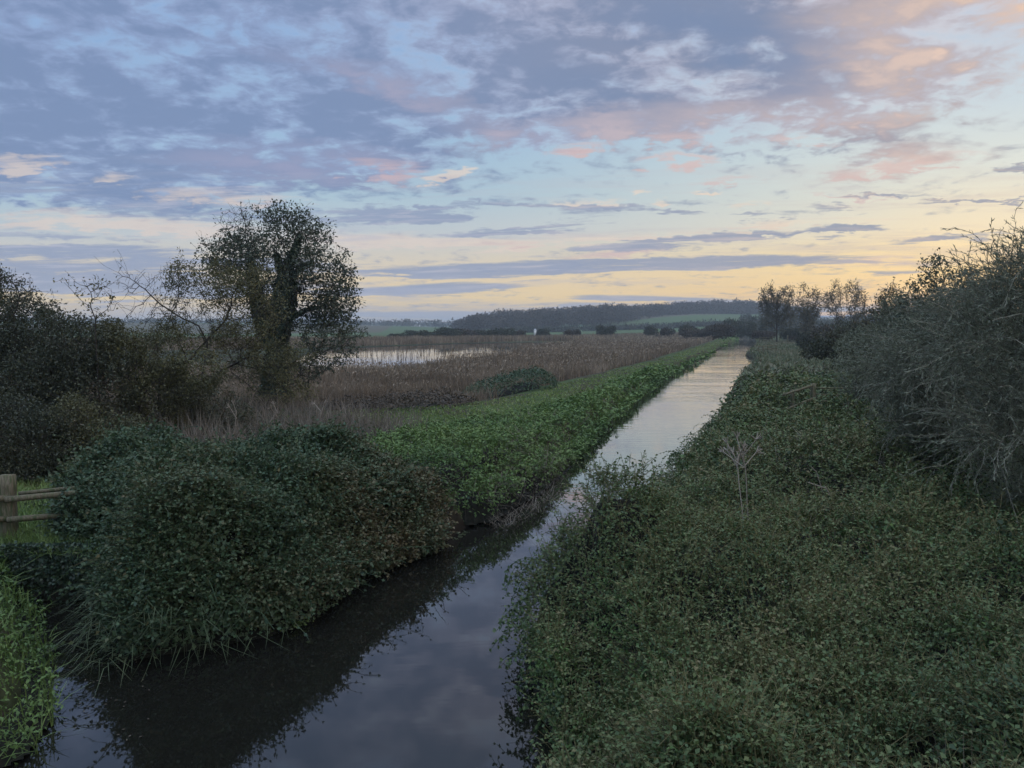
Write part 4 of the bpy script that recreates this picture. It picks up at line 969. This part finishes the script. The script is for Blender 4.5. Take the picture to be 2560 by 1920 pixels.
# ---- bushes beyond the marsh, one thing each, and hedge shrubs by the river end
def far_bush(name, label, px, py, rx, ry, Y, mat, group, n=900, leaf=None, tsh=0.):
    tsh += .1
    x0, y0, z0 = at(px, py, Y); k = Y / FPX; a, b = rx * k, rx * k * .8; gz_ = float(ground_z(np.array([x0]), np.array([y0]))[0]); top_ = at(px, py - ry, Y)[2]; c = max((top_ - gz_) / 2, .6); z0 = gz_ + c * .9
    root = empty(name, (x0, y0, float(ground_z(np.array([x0]), np.array([y0]))[0]))); tag(root, label, 'bush', group)
    nl_ = 5; P = []
    for j in range(nl_ + int(rx / 8)):
        o = rng.uniform(-.8, .8, 3); s_ = rng.uniform(.32, .62)
        m_ = int(n / (nl_ + int(rx / 8))); d = rand_dir(m_); d[:, 2] = d[:, 2] * 1.15
        P.append(np.array([x0 + o[0] * a, y0 + o[1] * b, z0 + o[2] * c * .25]) + d * np.array([a, b, c]) * s_ * (1 + .12 * rng.normal(size=m_))[:, None])
    P = np.concatenate(P); P = P[P[:, 2] > gz_ - .1]; L = leaf or max(.25, 1.6 * k * 2.2); N_ = rand_dir(len(P))
    V, F = leaf_mesh(P, rand_dir(len(P)) + np.array([0, 0, .4]), N_, L * rng.uniform(.6, 1.3, len(P)), L * .7)
    build('foliage', V, F, M[mat], root, .45 + tsh + .3 * fbm(P[:, 0], P[:, 2], 2.5 * c / 2, 2, 4) + rng.normal(0, .13, len(P)))
    A = np.array([[x0 + q * a * .4, y0, root.location[2]] for q in (-1, -.3, .5)]); B = np.array([[x0 + q * a * .6, y0, z0 + c * .2] for q in (-1, -.3, .5)])
    V, F = prisms(A[1:2], B[1:2], .02 * a + .03, .01 * a + .02, 5); build('stem', V, F, M['bark'], root)
    return root
BG = 'bushes along the far edge of the marsh'
for (px, py, rx, ry, Y, mt, lab) in [
    (860, 727, 20, 9, 250, 'far', 'low dark bush far left beyond the pond, right of the alder'),
    (905, 722, 26, 14, 262, 'far', 'rounded bush beyond the pond, left of the long bush line'),
    (955, 721, 34, 16, 270, 'far', 'longest bush beyond the left half of the pond'),
    (1005, 721, 26, 14, 275, 'far_brown', 'brownish bush beyond the middle of the pond'),
    (1046, 721, 24, 13, 280, 'far', 'dark bush beyond the pond left of the white tower'),
    (1084, 720, 24, 14, 282, 'far', 'rounded dark bush just left of the white tower'),
    (1116, 721, 14, 9, 285, 'far_brown', 'small bush between the rounded bush and the white tower'),
    (1172, 718, 15, 10, 285, 'far', 'rounded bush just right of the white tower'),
    (1238, 717, 15, 8, 290, 'far_brown', 'brown bush at the left end of the bright green field'),
    (1310, 711, 18, 15, 300, 'far', 'small round tree in the middle of the bright green field'),
    (1405, 711, 12, 11, 300, 'far', 'bush at the right end of the bright green field'),
    (1440, 713, 14, 8, 300, 'far_brown', 'low bush below the sloping field'),
    (1478, 708, 14, 13, 300, 'far', 'thin bush below the right part of the sloping field'),
    (1522, 712, 40, 13, 240, 'far_brown', 'russet bush mass left of the river end'),
    (1556, 708, 26, 16, 235, 'far_brown', 'round russet bush by the left bank at the river end'),
    (1592, 702, 22, 19, 290, 'far', 'dark bush straight behind the river end'),
    (1634, 704, 16, 18, 280, 'far', 'dark bush right of the river end'),
    (1650, 722, 24, 11, 215, 'far_brown', 'tawny bush under the broadest far willow'),
    (1712, 716, 40, 13, 200, 'far', 'low dark hedge bush between the two leftmost far willows'),
    (1752, 728, 26, 22, 130, 'far', 'dark bush in front of the narrow far willow'),
    (1800, 716, 44, 28, 120, 'far_brown', 'brown bush in front of the fan-shaped far willow'),
    (1862, 706, 44, 34, 105, 'far', 'dark bush in front of the rightmost far willow')]:
    far_bush('bush', lab, px, py, rx, ry, Y, mt, BG, n=int(700 + rx * 60))

# ---- the wood on the ridge and the far hedgerows: far-off masses
def wood(name, label, profile, Yf, n_tree, hgt, rad, per, mat, leaf, seed, tsh=0.):
    Ps, tn, A, B = [], [], [], []
    for i in range(n_tree):
        px = rng.uniform(profile[0][0], profile[-1][0]); Y0, Y1 = Yf(px); Yt = rng.uniform(Y0, Y1)
        x0 = (px - 1106) / FPX * Yt; z0 = float(ground_z(np.array([x0]), np.array([Yt]))[0])
        h = hgt * rng.uniform(.6, 1.25) * np.interp(px, [p[0] for p in profile], [p[1] for p in profile]); r0 = rad * rng.uniform(.7, 1.2)
        d = rand_dir(per) * (rng.uniform(.6, 1, per) ** .5)[:, None]
        p = np.array([x0, Yt, z0 + h * .58]) + d * np.array([r0, r0, h * .44]); p += rng.normal(size=p.shape) * .5
        Ps.append(p); tn.append(np.full(per, rng.normal(.45 + tsh, .26)) + rng.normal(0, .1, per))
        for q in range(3): A.append([x0 + rng.normal() * r0 * .3, Yt, z0]); B.append([x0 + rng.normal() * r0 * .5, Yt, z0 + h * .9])
    P = np.concatenate(Ps); tn = np.concatenate(tn); m_ = len(P)
    V, F = leaf_mesh(P, rand_dir(m_) + np.array([0, 0, .6]), rand_dir(m_), leaf * rng.uniform(.6, 1.3, m_), leaf * .55)
    V2, F2 = prisms(A, B, .25, .08, 3)
    V, F = merge((V, F), (V2, F2))
    tag(build(name, V, F, M[mat], tone=np.concatenate([tn, np.full(len(F2), .5)]), origin=(0, 0, 0)), label, 'woodland', kind='stuff')
wood('woodland', 'bare brown wood covering the low ridge on the skyline', [(985, .35), (1010, .7), (1060, 1), (1250, 1), (1340, .95), (1350, .8), (1500, .85), (1560, 1), (1650, .9), (1760, .6)],
     lambda px: (np.interp(px, [1180, 1330, 1420, 1500], [640, 700, 860, 930]), np.interp(px, [1300, 1450], [1050, 1120])), 1500, 15, 6, 70, 'far_brown', 2.2, 3, -.1)
wood('far_trees', 'line of small trees along the horizon left of the ridge', [(0, .7), (600, .7), (780, .7), (900, .9), (1010, 1.1)], lambda px: (1000, 2200), 760, 10, 9, 26, 'far', 3.2, 4)
wood('hedgerow', 'dark hedges between the green fields below the ridge', [(1120, .5), (1700, .6)], lambda px: (np.interp(px, [1120, 1350, 1700], [560, 600, 640]), np.interp(px, [1120, 1350, 1700], [575, 612, 655])), 260, 6, 5, 24, 'far', 1.8, 5)
wood('valley_trees', 'dark trees on the slopes behind the far willows', [(1600, .8), (1700, 1), (1752, 1), (1760, .55), (1846, .55), (1856, 1), (2000, 1), (2400, 1.2)], lambda px: (400, 760), 520, 9.5, 6, 60, 'far', 1.9, 6)

# ------------------------------------------------------------------ fences, gate, culvert wall, sheds
def box(cx, cy, cz, sx, sy, sz, rz=0., bevel=.0, tilt=0.):
    c, s_ = math.cos(rz), math.sin(rz); V = []
    for k in range(8):
        x = (-1, 1)[k & 1] * sx / 2; y = (-1, 1)[(k >> 1) & 1] * sy / 2; z = (-1, 1)[k >> 2] * sz / 2
        z += x * tilt
        V.append((cx + x * c - y * s_, cy + x * s_ + y * c, cz + z))
    return np.array(V), np.array([(0, 2, 3, 1), (4, 5, 7, 6), (0, 1, 5, 4), (2, 6, 7, 3), (0, 4, 6, 2), (1, 3, 7, 5)])
def beam(a, b, w, h, round_=False):
    "rail from a to b with slightly uneven section"
    a, b = np.array(a, float), np.array(b, float); n = 7; pts = [a + (b - a) * i / (n - 1) for i in range(n)]
    V, F = [], []; d = unit(b - a); sd = unit(np.cross(d, [0, 0, 1.])); up_ = np.cross(sd, d); k = 8
    for i, p in enumerate(pts):
        j = 1 + rng.normal() * .04
        for q in range(k):
            an = math.tau * q / k; V.append(p + sd * math.cos(an) * w / 2 * j + up_ * math.sin(an) * h / 2 * j + rng.normal(size=3) * .002)
    for i in range(n - 1):
        for q in range(k): F.append((i * k + q, i * k + (q + 1) % k, (i + 1) * k + (q + 1) % k, (i + 1) * k + q))
    V.append(a); V.append(b); m_ = len(V)
    for q in range(0, k, 2):
        F.append((m_ - 2, (q + 2) % k, q + 1, q)); o = (n - 1) * k; F.append((m_ - 1, o + q, o + q + 1, o + (q + 2) % k))
    return np.array(V), np.array(F)
def post(parent, x, y, z0, z1, w, dpt, name='post', rz=0.1):
    rows = 7; V = []; 
    for i in range(rows):
        z = z0 + (z1 - z0) * i / (rows - 1); j = 1 + rng.normal() * .025
        for (a, b) in ((-1, -.85), (-.85, -1), (.85, -1), (1, -.85), (1, .85), (.85, 1), (-.85, 1), (-1, .85)):
            q = (a * w / 2 * j, b * dpt / 2 * j); V.append((x + q[0] * math.cos(rz) - q[1] * math.sin(rz), y + q[0] * math.sin(rz) + q[1] * math.cos(rz), z))
    F = [(i * 8 + q, i * 8 + (q + 1) % 8, (i + 1) * 8 + (q + 1) % 8, (i + 1) * 8 + q) for i in range(rows - 1) for q in range(8)]
    V.append((x, y, z1 + .015)); c = len(V) - 1; o = (rows - 1) * 8
    F += [(c, o + q, o + q + 1, o + (q + 2) % 8) for q in range(0, 8, 2)]
    return build(name, V, F, M['wood'], parent)
YF = 13.0
fx, _, fz = at(22, 1175, YF)
fl = empty('rail_fence', (fx, YF, .95)); tag(fl, 'weathered wooden post and rail fence at the left edge, running into the bramble bush', 'fence')
ztop = at(22, 1026, YF)[2]
post(fl, fx, YF, .6, ztop, .225, .16)
x2 = -5.6
post(fl, x2, YF + 1.2, .6, ztop, .2, .16)
post(fl, fx - 2.4, YF - .7, .6, ztop, .2, .16)
def rail_at(pa, pb, Ya, Yb, w, h):
    return beam(at(*pa, Ya), at(*pb, Yb), w, h)
V, F = rail_at((10, 1079), (330, 1050), YF - .15, YF + .75, .09, .105); build('rail', V, F, M['wood'], fl)
V, F = rail_at((15, 1123), (330, 1096), YF - .15, YF + .75, .09, .105); build('rail', V, F, M['wood'], fl)
V, F = rail_at((40, 1066), (330, 1037), YF + .35, YF + 1.2, .08, .07); build('rail', V, F, M['wood'], fl)
V, F = rail_at((-330, 1102), (18, 1076), YF - .7, YF - .1, .09, .105); build('rail', V, F, M['wood'], fl)
V, F = rail_at((-330, 1145), (18, 1120), YF - .7, YF - .1, .09, .105); build('rail', V, F, M['wood'], fl)

# brick culvert wall under the fence
m, t = new_mat('dark_mossy_brick')
bt = t.nodes.new('ShaderNodeTexBrick'); tcb = t.nodes.new('ShaderNodeTexCoord'); sb = t.nodes.new('ShaderNodeSeparateXYZ'); t.links.new(tcb.outputs['Object'], sb.inputs[0])
t.links.new(vec(E(sb.outputs[0]), E(sb.outputs[2]), 0.), bt.inputs['Vector'])
bt.inputs['Color1'].default_value = (.030, .026, .024, 1); bt.inputs['Color2'].default_value = (.05, .042, .037, 1); bt.inputs['Mortar'].default_value = (.06, .06, .055, 1)
bt.inputs['Scale'].default_value = 1.0; bt.inputs['Brick Width'].default_value = .23; bt.inputs['Row Height'].default_value = .075; bt.inputs['Mortar Size'].default_value = .008
mo = cmix(sstep(noise(tcb.outputs['Object'], 4, 4, .6), .45, .6), E(bt.outputs[0]), (.02, .035, .012, 1))
b = t.nodes.new('ShaderNodeBsdfPrincipled'); t.links.new(mo.v, b.inputs['Base Color']); b.inputs['Roughness'].default_value = .9
o = t.nodes.new('ShaderNodeOutputMaterial'); t.links.new(b.outputs[0], o.inputs[0])
V, F = box(-7.6, 12.55, .2, 2.2, .3, 1.4, .05)
cw = tag(build('culvert_wall', V, F, m), 'dark mossy brick culvert wall under the left fence where the ditch meets the river', 'wall')

n_ = 5200; q_ = rng.uniform(-8.75, -6.45, n_); zc = 1.0 - np.abs(rng.normal(0, .45, n_)); k_ = (fbm(q_, zc, .5, 2, 3) + rng.normal(0, .3, n_) > -.1) | (zc > .8)
P = np.stack([q_, 12.36 + .05 * (q_ + 7.6) - .08 * rng.random(n_), zc], 1)[k_]; n_ = len(P)
V, F = leaf_mesh(P, np.array([0, -.4, -.5]) + rng.normal(size=(n_, 3)) * .6, np.array([0, -1., .3]) + rng.normal(size=(n_, 3)) * .4, .06, .05)
iv = build('ivy', V, F, M['ivy'], None, rng.normal(.4, .2, n_), origin=tuple(cw.location)); iv.parent = cw; iv.location = (0, 0, 0)
V, F, tn = blades([(-9.2, 12.25), (-6.3, 12.25), (-6.3, 13.0), (-9.2, 13.0)], 16000, .24, .012, 13, lean=.8, rmin=12, zf=lambda x, y: 0 * x + .86)
tag(build('wall_grass', V, F, M['grass'], tone=tn - .3, origin=(0, 0, 0)), 'dark grass tufts hanging over the top of the culvert wall', 'grass', kind='stuff')
# fence half lost in the growth on the right bank
YR = 31.0
def pt(px, py, Y): return at(px, py, Y)
fr = empty('rail_fence', (*pt(1757, 880, YR)[:2], .9)); tag(fr, 'short wooden rail fence half sunk in the growth on the right bank', 'fence')
p0 = pt(1757, 828, YR); post(fr, p0[0], YR, .7, p0[2], .17, .14)
p1 = pt(1712, 842, YR - .6); post(fr, p1[0], YR - .6, .7, p1[2], .12, .12)
V, F = beam(pt(1692, 853, YR - 1.4), pt(1757, 832, YR), .09, .10); build('rail', V, F, M['wood'], fr)
V, F = beam(pt(1700, 884, YR - 1.4), pt(1757, 860, YR), .09, .10); build('rail', V, F, M['wood'], fr)
for yy_ in (838, 852, 866): 
    V, F = beam(pt(1760, yy_, YR), pt(1840, yy_ + 1, YR + .4), .045, .045); build('rail', V, F, M['wood'], fr)
p2 = pt(1842, 835, YR + .4); post(fr, p2[0], YR + .4, .7, p2[2], .12, .12)
# little fences further along
def small_fence(label, pa, pb, Ya, Yb, h, nposts):
    a, b_ = np.array(ground(*pa, .85)), np.array(ground(*pb, .85))
    a = np.array([(pa[0] - 1106) / FPX * Ya, Ya]); b_ = np.array([(pb[0] - 1106) / FPX * Yb, Yb])
    gz_ = float(ground_z(np.array([a[0]]), np.array([a[1]]))[0]); h = h + gz_ - .85 + .25
    r_ = empty('rail_fence', (a[0], a[1], .85)); tag(r_, label, 'fence')
    for i in range(nposts):
        q = a + (b_ - a) * i / (nposts - 1); post(r_, q[0], q[1], .5, .85 + h, .15, .13)
    for f in (.9, .5):
        V, F = beam((*a, .85 + h * f), (*b_, .85 + h * f), .08, .1); build('rail', V, F, M['wood'], r_)
small_fence('small far rail fence on the right bank, just past the bay in the river', (1638, 757), (1676, 750), 110, 116, .85, 5)
small_fence('farthest rail fence, beside the gate at the foot of the broadest far willow', (1640, 731), (1668, 727), 185, 195, 1.1, 5)
gt = empty('field_gate', (*at(1701, 740, 180)[:2], .85)); tag(gt, 'dark field gate behind the small far fence on the right bank', 'gate')
ga = np.array(at(1701, 740, 180)); gb_ = np.array(at(1730, 740, 181)); ga[2] = gb_[2] = 1.25
for i in range(5):
    V, F = beam(ga + [0, 0, .1 + i * .28], gb_ + [0, 0, .1 + i * .28], .06, .1); build('bar', V, F, M['bark'], gt)
for q in (ga, gb_): post(gt, q[0], q[1], .5, 2.7, .2, .2)

# sheds and houses far away
m_white = rough_mat('pale_render', (.55, .54, .52), (.68, .67, .64), 3, bump=0)
m_roof = rough_mat('grey_sheet_roof', (.30, .31, .33), (.42, .43, .45), 3, bump=0)
m_glass = rough_mat('dark_window', (.02, .022, .025), (.03, .03, .035), 3, rough=.2, bump=0)
def house(name, label, px, py, Y, w, d, h, rh_, cat, group=None, rz=.2):
    x0, y0, _ = at(px, py, Y); z0 = float(ground_z(np.array([x0]), np.array([y0]))[0]) + h - .2
    r_ = empty(name, (x0, y0, z0 - h)); tag(r_, label, cat, group); c, s_ = math.cos(rz), math.sin(rz)
    T_ = lambda x, y, z: (x0 + x * c - y * s_, y0 + x * s_ + y * c, z0 - h + z)
    V = [T_(a * w / 2, b * d / 2, z) for z in (-1.5, h) for a, b in ((-1, -1), (1, -1), (1, 1), (-1, 1))] + [T_(-w / 2, 0, h + rh_), T_(w / 2, 0, h + rh_)]
    F = [(0, 1, 5, 4), (1, 2, 6, 5), (2, 3, 7, 6), (3, 0, 4, 7)]
    F = [list(f) for f in F] + [[4, 7, 8, 8], [5, 9, 6, 6]]
    build('wall', V[:8], F[:4], m_white, r_)
    e = .4; V2 = [T_(-w / 2 - e, -d / 2 - e, h - .1), T_(w / 2 + e, -d / 2 - e, h - .1), T_(w / 2 + e, 0, h + rh_), T_(-w / 2 - e, 0, h + rh_), T_(w / 2 + e, d / 2 + e, h - .1), T_(-w / 2 - e, d / 2 + e, h - .1),
                  T_(-w / 2 - e, 0, h - .12), T_(w / 2 + e, 0, h - .12)]
    build('roof', V2, [(0, 1, 2, 3), (3, 2, 4, 5), (0, 3, 5, 6), (1, 7, 4, 2)], m_roof, r_)
    for q in (-.28, .28):
        V3, F3 = box(x0 + q * w * c + (d / 2 + .03) * s_, y0 + q * w * s_ - (d / 2 + .03) * c, z0 - h * .5, w * .14, .08, h * .35, rz); build('window', V3, F3, m_glass, r_)
    return r_
house('shed', 'long low grey-roofed shed behind the far willows', 1794, 684, 980, 24, 9, 2.6, 2.2, 'shed')
SG = 'pale little houses above the long shed'
house('house', 'small pale house above the long shed, leftmost of its row', 1774, 676, 1090, 11, 7, 4, 2.5, 'house', SG)
house('house', 'small pale house above the long shed, middle of its row', 1812, 675, 1100, 10, 7, 4, 2.5, 'house', SG, .1)
house('house', 'small pale house above the long shed, rightmost of its row', 1836, 678, 1070, 10, 7, 4, 2.5, 'house', SG, -.2)
house('house', 'tiny white farmhouse on the horizon slope left of the ridge wood', 898, 703, 1500, 16, 9, 6, 4, 'house')
# white tower by the marsh
tx, ty, tz = at(1156, 712, 350); tw_ = empty('white_tower', (tx, ty, .3)); tag(tw_, 'small white tower at the foot of the ridge wood beyond the marsh', 'tower')
V, F = box(tx, ty, 1.9, 1.1, 1.1, 3.0); build('wall', V, F, m_white, tw_)
V = [(tx - .7, ty - .7, 3.4), (tx + .7, ty - .7, 3.4), (tx + .7, ty + .7, 3.4), (tx - .7, ty + .7, 3.4), (tx, ty, 4.1)]
build('roof', V[:5], [(0, 1, 4), (1, 2, 4), (2, 3, 4), (3, 0, 4)], m_roof, tw_)

# pale dry stalks standing in the right bank
def stalk(label, pts, Ys, r0, tops=0, name='dry_stalk', cat='stalk', sp=.35):
    P = [np.array(at(px, py, Y_)) for (px, py), Y_ in zip(pts, Ys)]
    P0 = P[0].copy(); 
    A, B = [], []
    for a_, b_ in zip(P[:-1], P[1:]):
        for i in range(3): A.append(a_ + (b_ - a_) * i / 3); B.append(a_ + (b_ - a_) * (i + 1) / 3)
    top = P[-1]
    for i in range(tops):
        d = unit(np.array([rng.normal() * .6, rng.normal() * .6, 1.])); L = rng.uniform(.5, 1) * sp; q = top - np.array([0, 0, rng.uniform(0, .25)])
        A.append(q); B.append(q + d * L)
        for j in range(5): A.append(q + d * L); B.append(q + d * L + unit(d + rng.normal(size=3) * .5) * .1)
    V, F = prisms(A, B, r0, r0 * .85, 5)
    return tag(build(name, V, F, M['dead'], tone=np.full(len(F), .9)), label, cat)
stalk('left one of two tall dry hogweed stalks standing in the right-bank brambles', [(1610, 1175), (1603, 1100), (1596, 1040), (1592, 985)], [10.6, 10.7, 10.8, 10.9], .0075, 6)
stalk('right one of two tall dry hogweed stalks standing in the right-bank brambles', [(1620, 1180), (1614, 1090), (1612, 1030), (1605, 975)], [10.8, 10.8, 10.8, 10.8], .0075, 6)
stalk('broken pale stem bent over above the brambles in the middle of the right bank', [(1800, 1085), (1785, 1055), (1745, 1042)], [11.5, 11.5, 11.4], .008, 0)
stalk('short upright pale twig beside the broken stem on the right bank', [(1778, 1065), (1764, 1020), (1752, 1008)], [11.7, 11.7, 11.7], .006, 0)
stalk('whitish twig sticking up at the bottom edge of the right bank', [(1862, 1660), (1850, 1632), (1838, 1610)], [6.3, 6.3, 6.3], .006, 0)
for px_, lab_ in ((508, 'pale leaning dead stem behind the bramble bush, leftmost of its kind'), (578, 'pale slanting dead stem behind the bramble bush, near the alder'), (690, 'pale forked dead stem behind the right part of the bramble bush')):
    stalk(lab_, [(px_ - 6, 955), (px_, 920), (px_ + (22 if px_ == 578 else 3), 885)], [21, 21, 21], .010, 2, sp=.5)
# bright tuft floating at the mound's foot
q = at(612, 1360, 11.3); cc = np.array([q[0], 11.35, .08]); n_ = 900
P = cc + rng.normal(size=(n_, 3)) * np.array([.18, .12, .05]); P[:, 2] = np.abs(P[:, 2] - .05) + .03
V, F = leaf_mesh(P, rand_dir(n_) + np.array([0, -.3, .7]), rand_dir(n_) + np.array([0, 0, 1]), .05, .025)
tag(build('water_plant', V, F, M['nettle'], tone=rng.normal(.8, .15, n_)), 'bright green tuft of a water plant at the foot of the bramble bush', 'plant')
# floating leaves and twigs near the left bank
n_ = 45; P = np.array([(*ground(rng.uniform(130, 330), rng.uniform(1400, 1600), 0), .012) for _ in range(n_)])
k_ = sdf(RIVER, P[:, 0], P[:, 1]) > 0; P = P[k_]; n_ = len(P)
V, F = leaf_mesh(P, rand_dir(n_) * [1, 1, .05], np.tile([0, 0, 1.], (n_, 1)), .045, .02, fold=0.01)
tag(build('floating_leaves', V, F, M['dead'], tone=rng.uniform(0, .15, n_), origin=(0, 0, 0)), 'dead leaves floating by the near left bank', 'leaves', kind='stuff')

# ------------------------------------------------------------------ evening haze
hz, t = new_mat('evening_haze')
pv = t.nodes.new('ShaderNodeVolumePrincipled'); pv.inputs['Color'].default_value = (.80, .92, 1.0, 1); pv.inputs['Density'].default_value = 0.00035; pv.inputs['Anisotropy'].default_value = .2
o = t.nodes.new('ShaderNodeOutputMaterial'); t.links.new(pv.outputs[0], o.inputs['Volume'])
V, F = box(0, 0, 24.5, 9400, 9400, 53)
tag(build('haze', V, F, hz, origin=(0, 0, 24.5)), 'thin blue evening haze over the marsh', 'haze', kind='stuff')

# weed and scum along the margins of the river
P = []
lst = [p for p in river_left if 9 < p[1] < 40] 
for i in range(len(lst) - 1):
    a_, b_ = np.array(lst[i]), np.array(lst[i + 1]); m_ = int(np.linalg.norm(b_ - a_) * 130)
    q = a_ + (b_ - a_) * rng.random((m_, 1)); nrm = unit(np.array([[(a_ - b_)[1] * -1, (a_ - b_)[0]]])); 
    P.append(q + nrm * np.abs(rng.normal(0, .16, (m_, 1))) * np.sign(.5))
P = np.concatenate(P); P = P[(sdf(RIVER, P[:, 0], P[:, 1]) > -.1) & (fbm(P[:, 0], P[:, 1], .9, 2, 8) > -.05)]; n_ = len(P)
P = np.column_stack([P, np.full(n_, .008)])
V, F = leaf_mesh(P, rand_dir(n_) * [1, 1, .1] + [0, 0, .05], np.tile([0, 0, 1.], (n_, 1)), .05, .03, fold=0.02)
tag(build('water_weed', V, F, M['rough_grass'], tone=rng.uniform(0, .5, n_), origin=(0, 0, 0)), 'bits of weed and leaves floating along the left margin of the river', 'weed', kind='stuff')
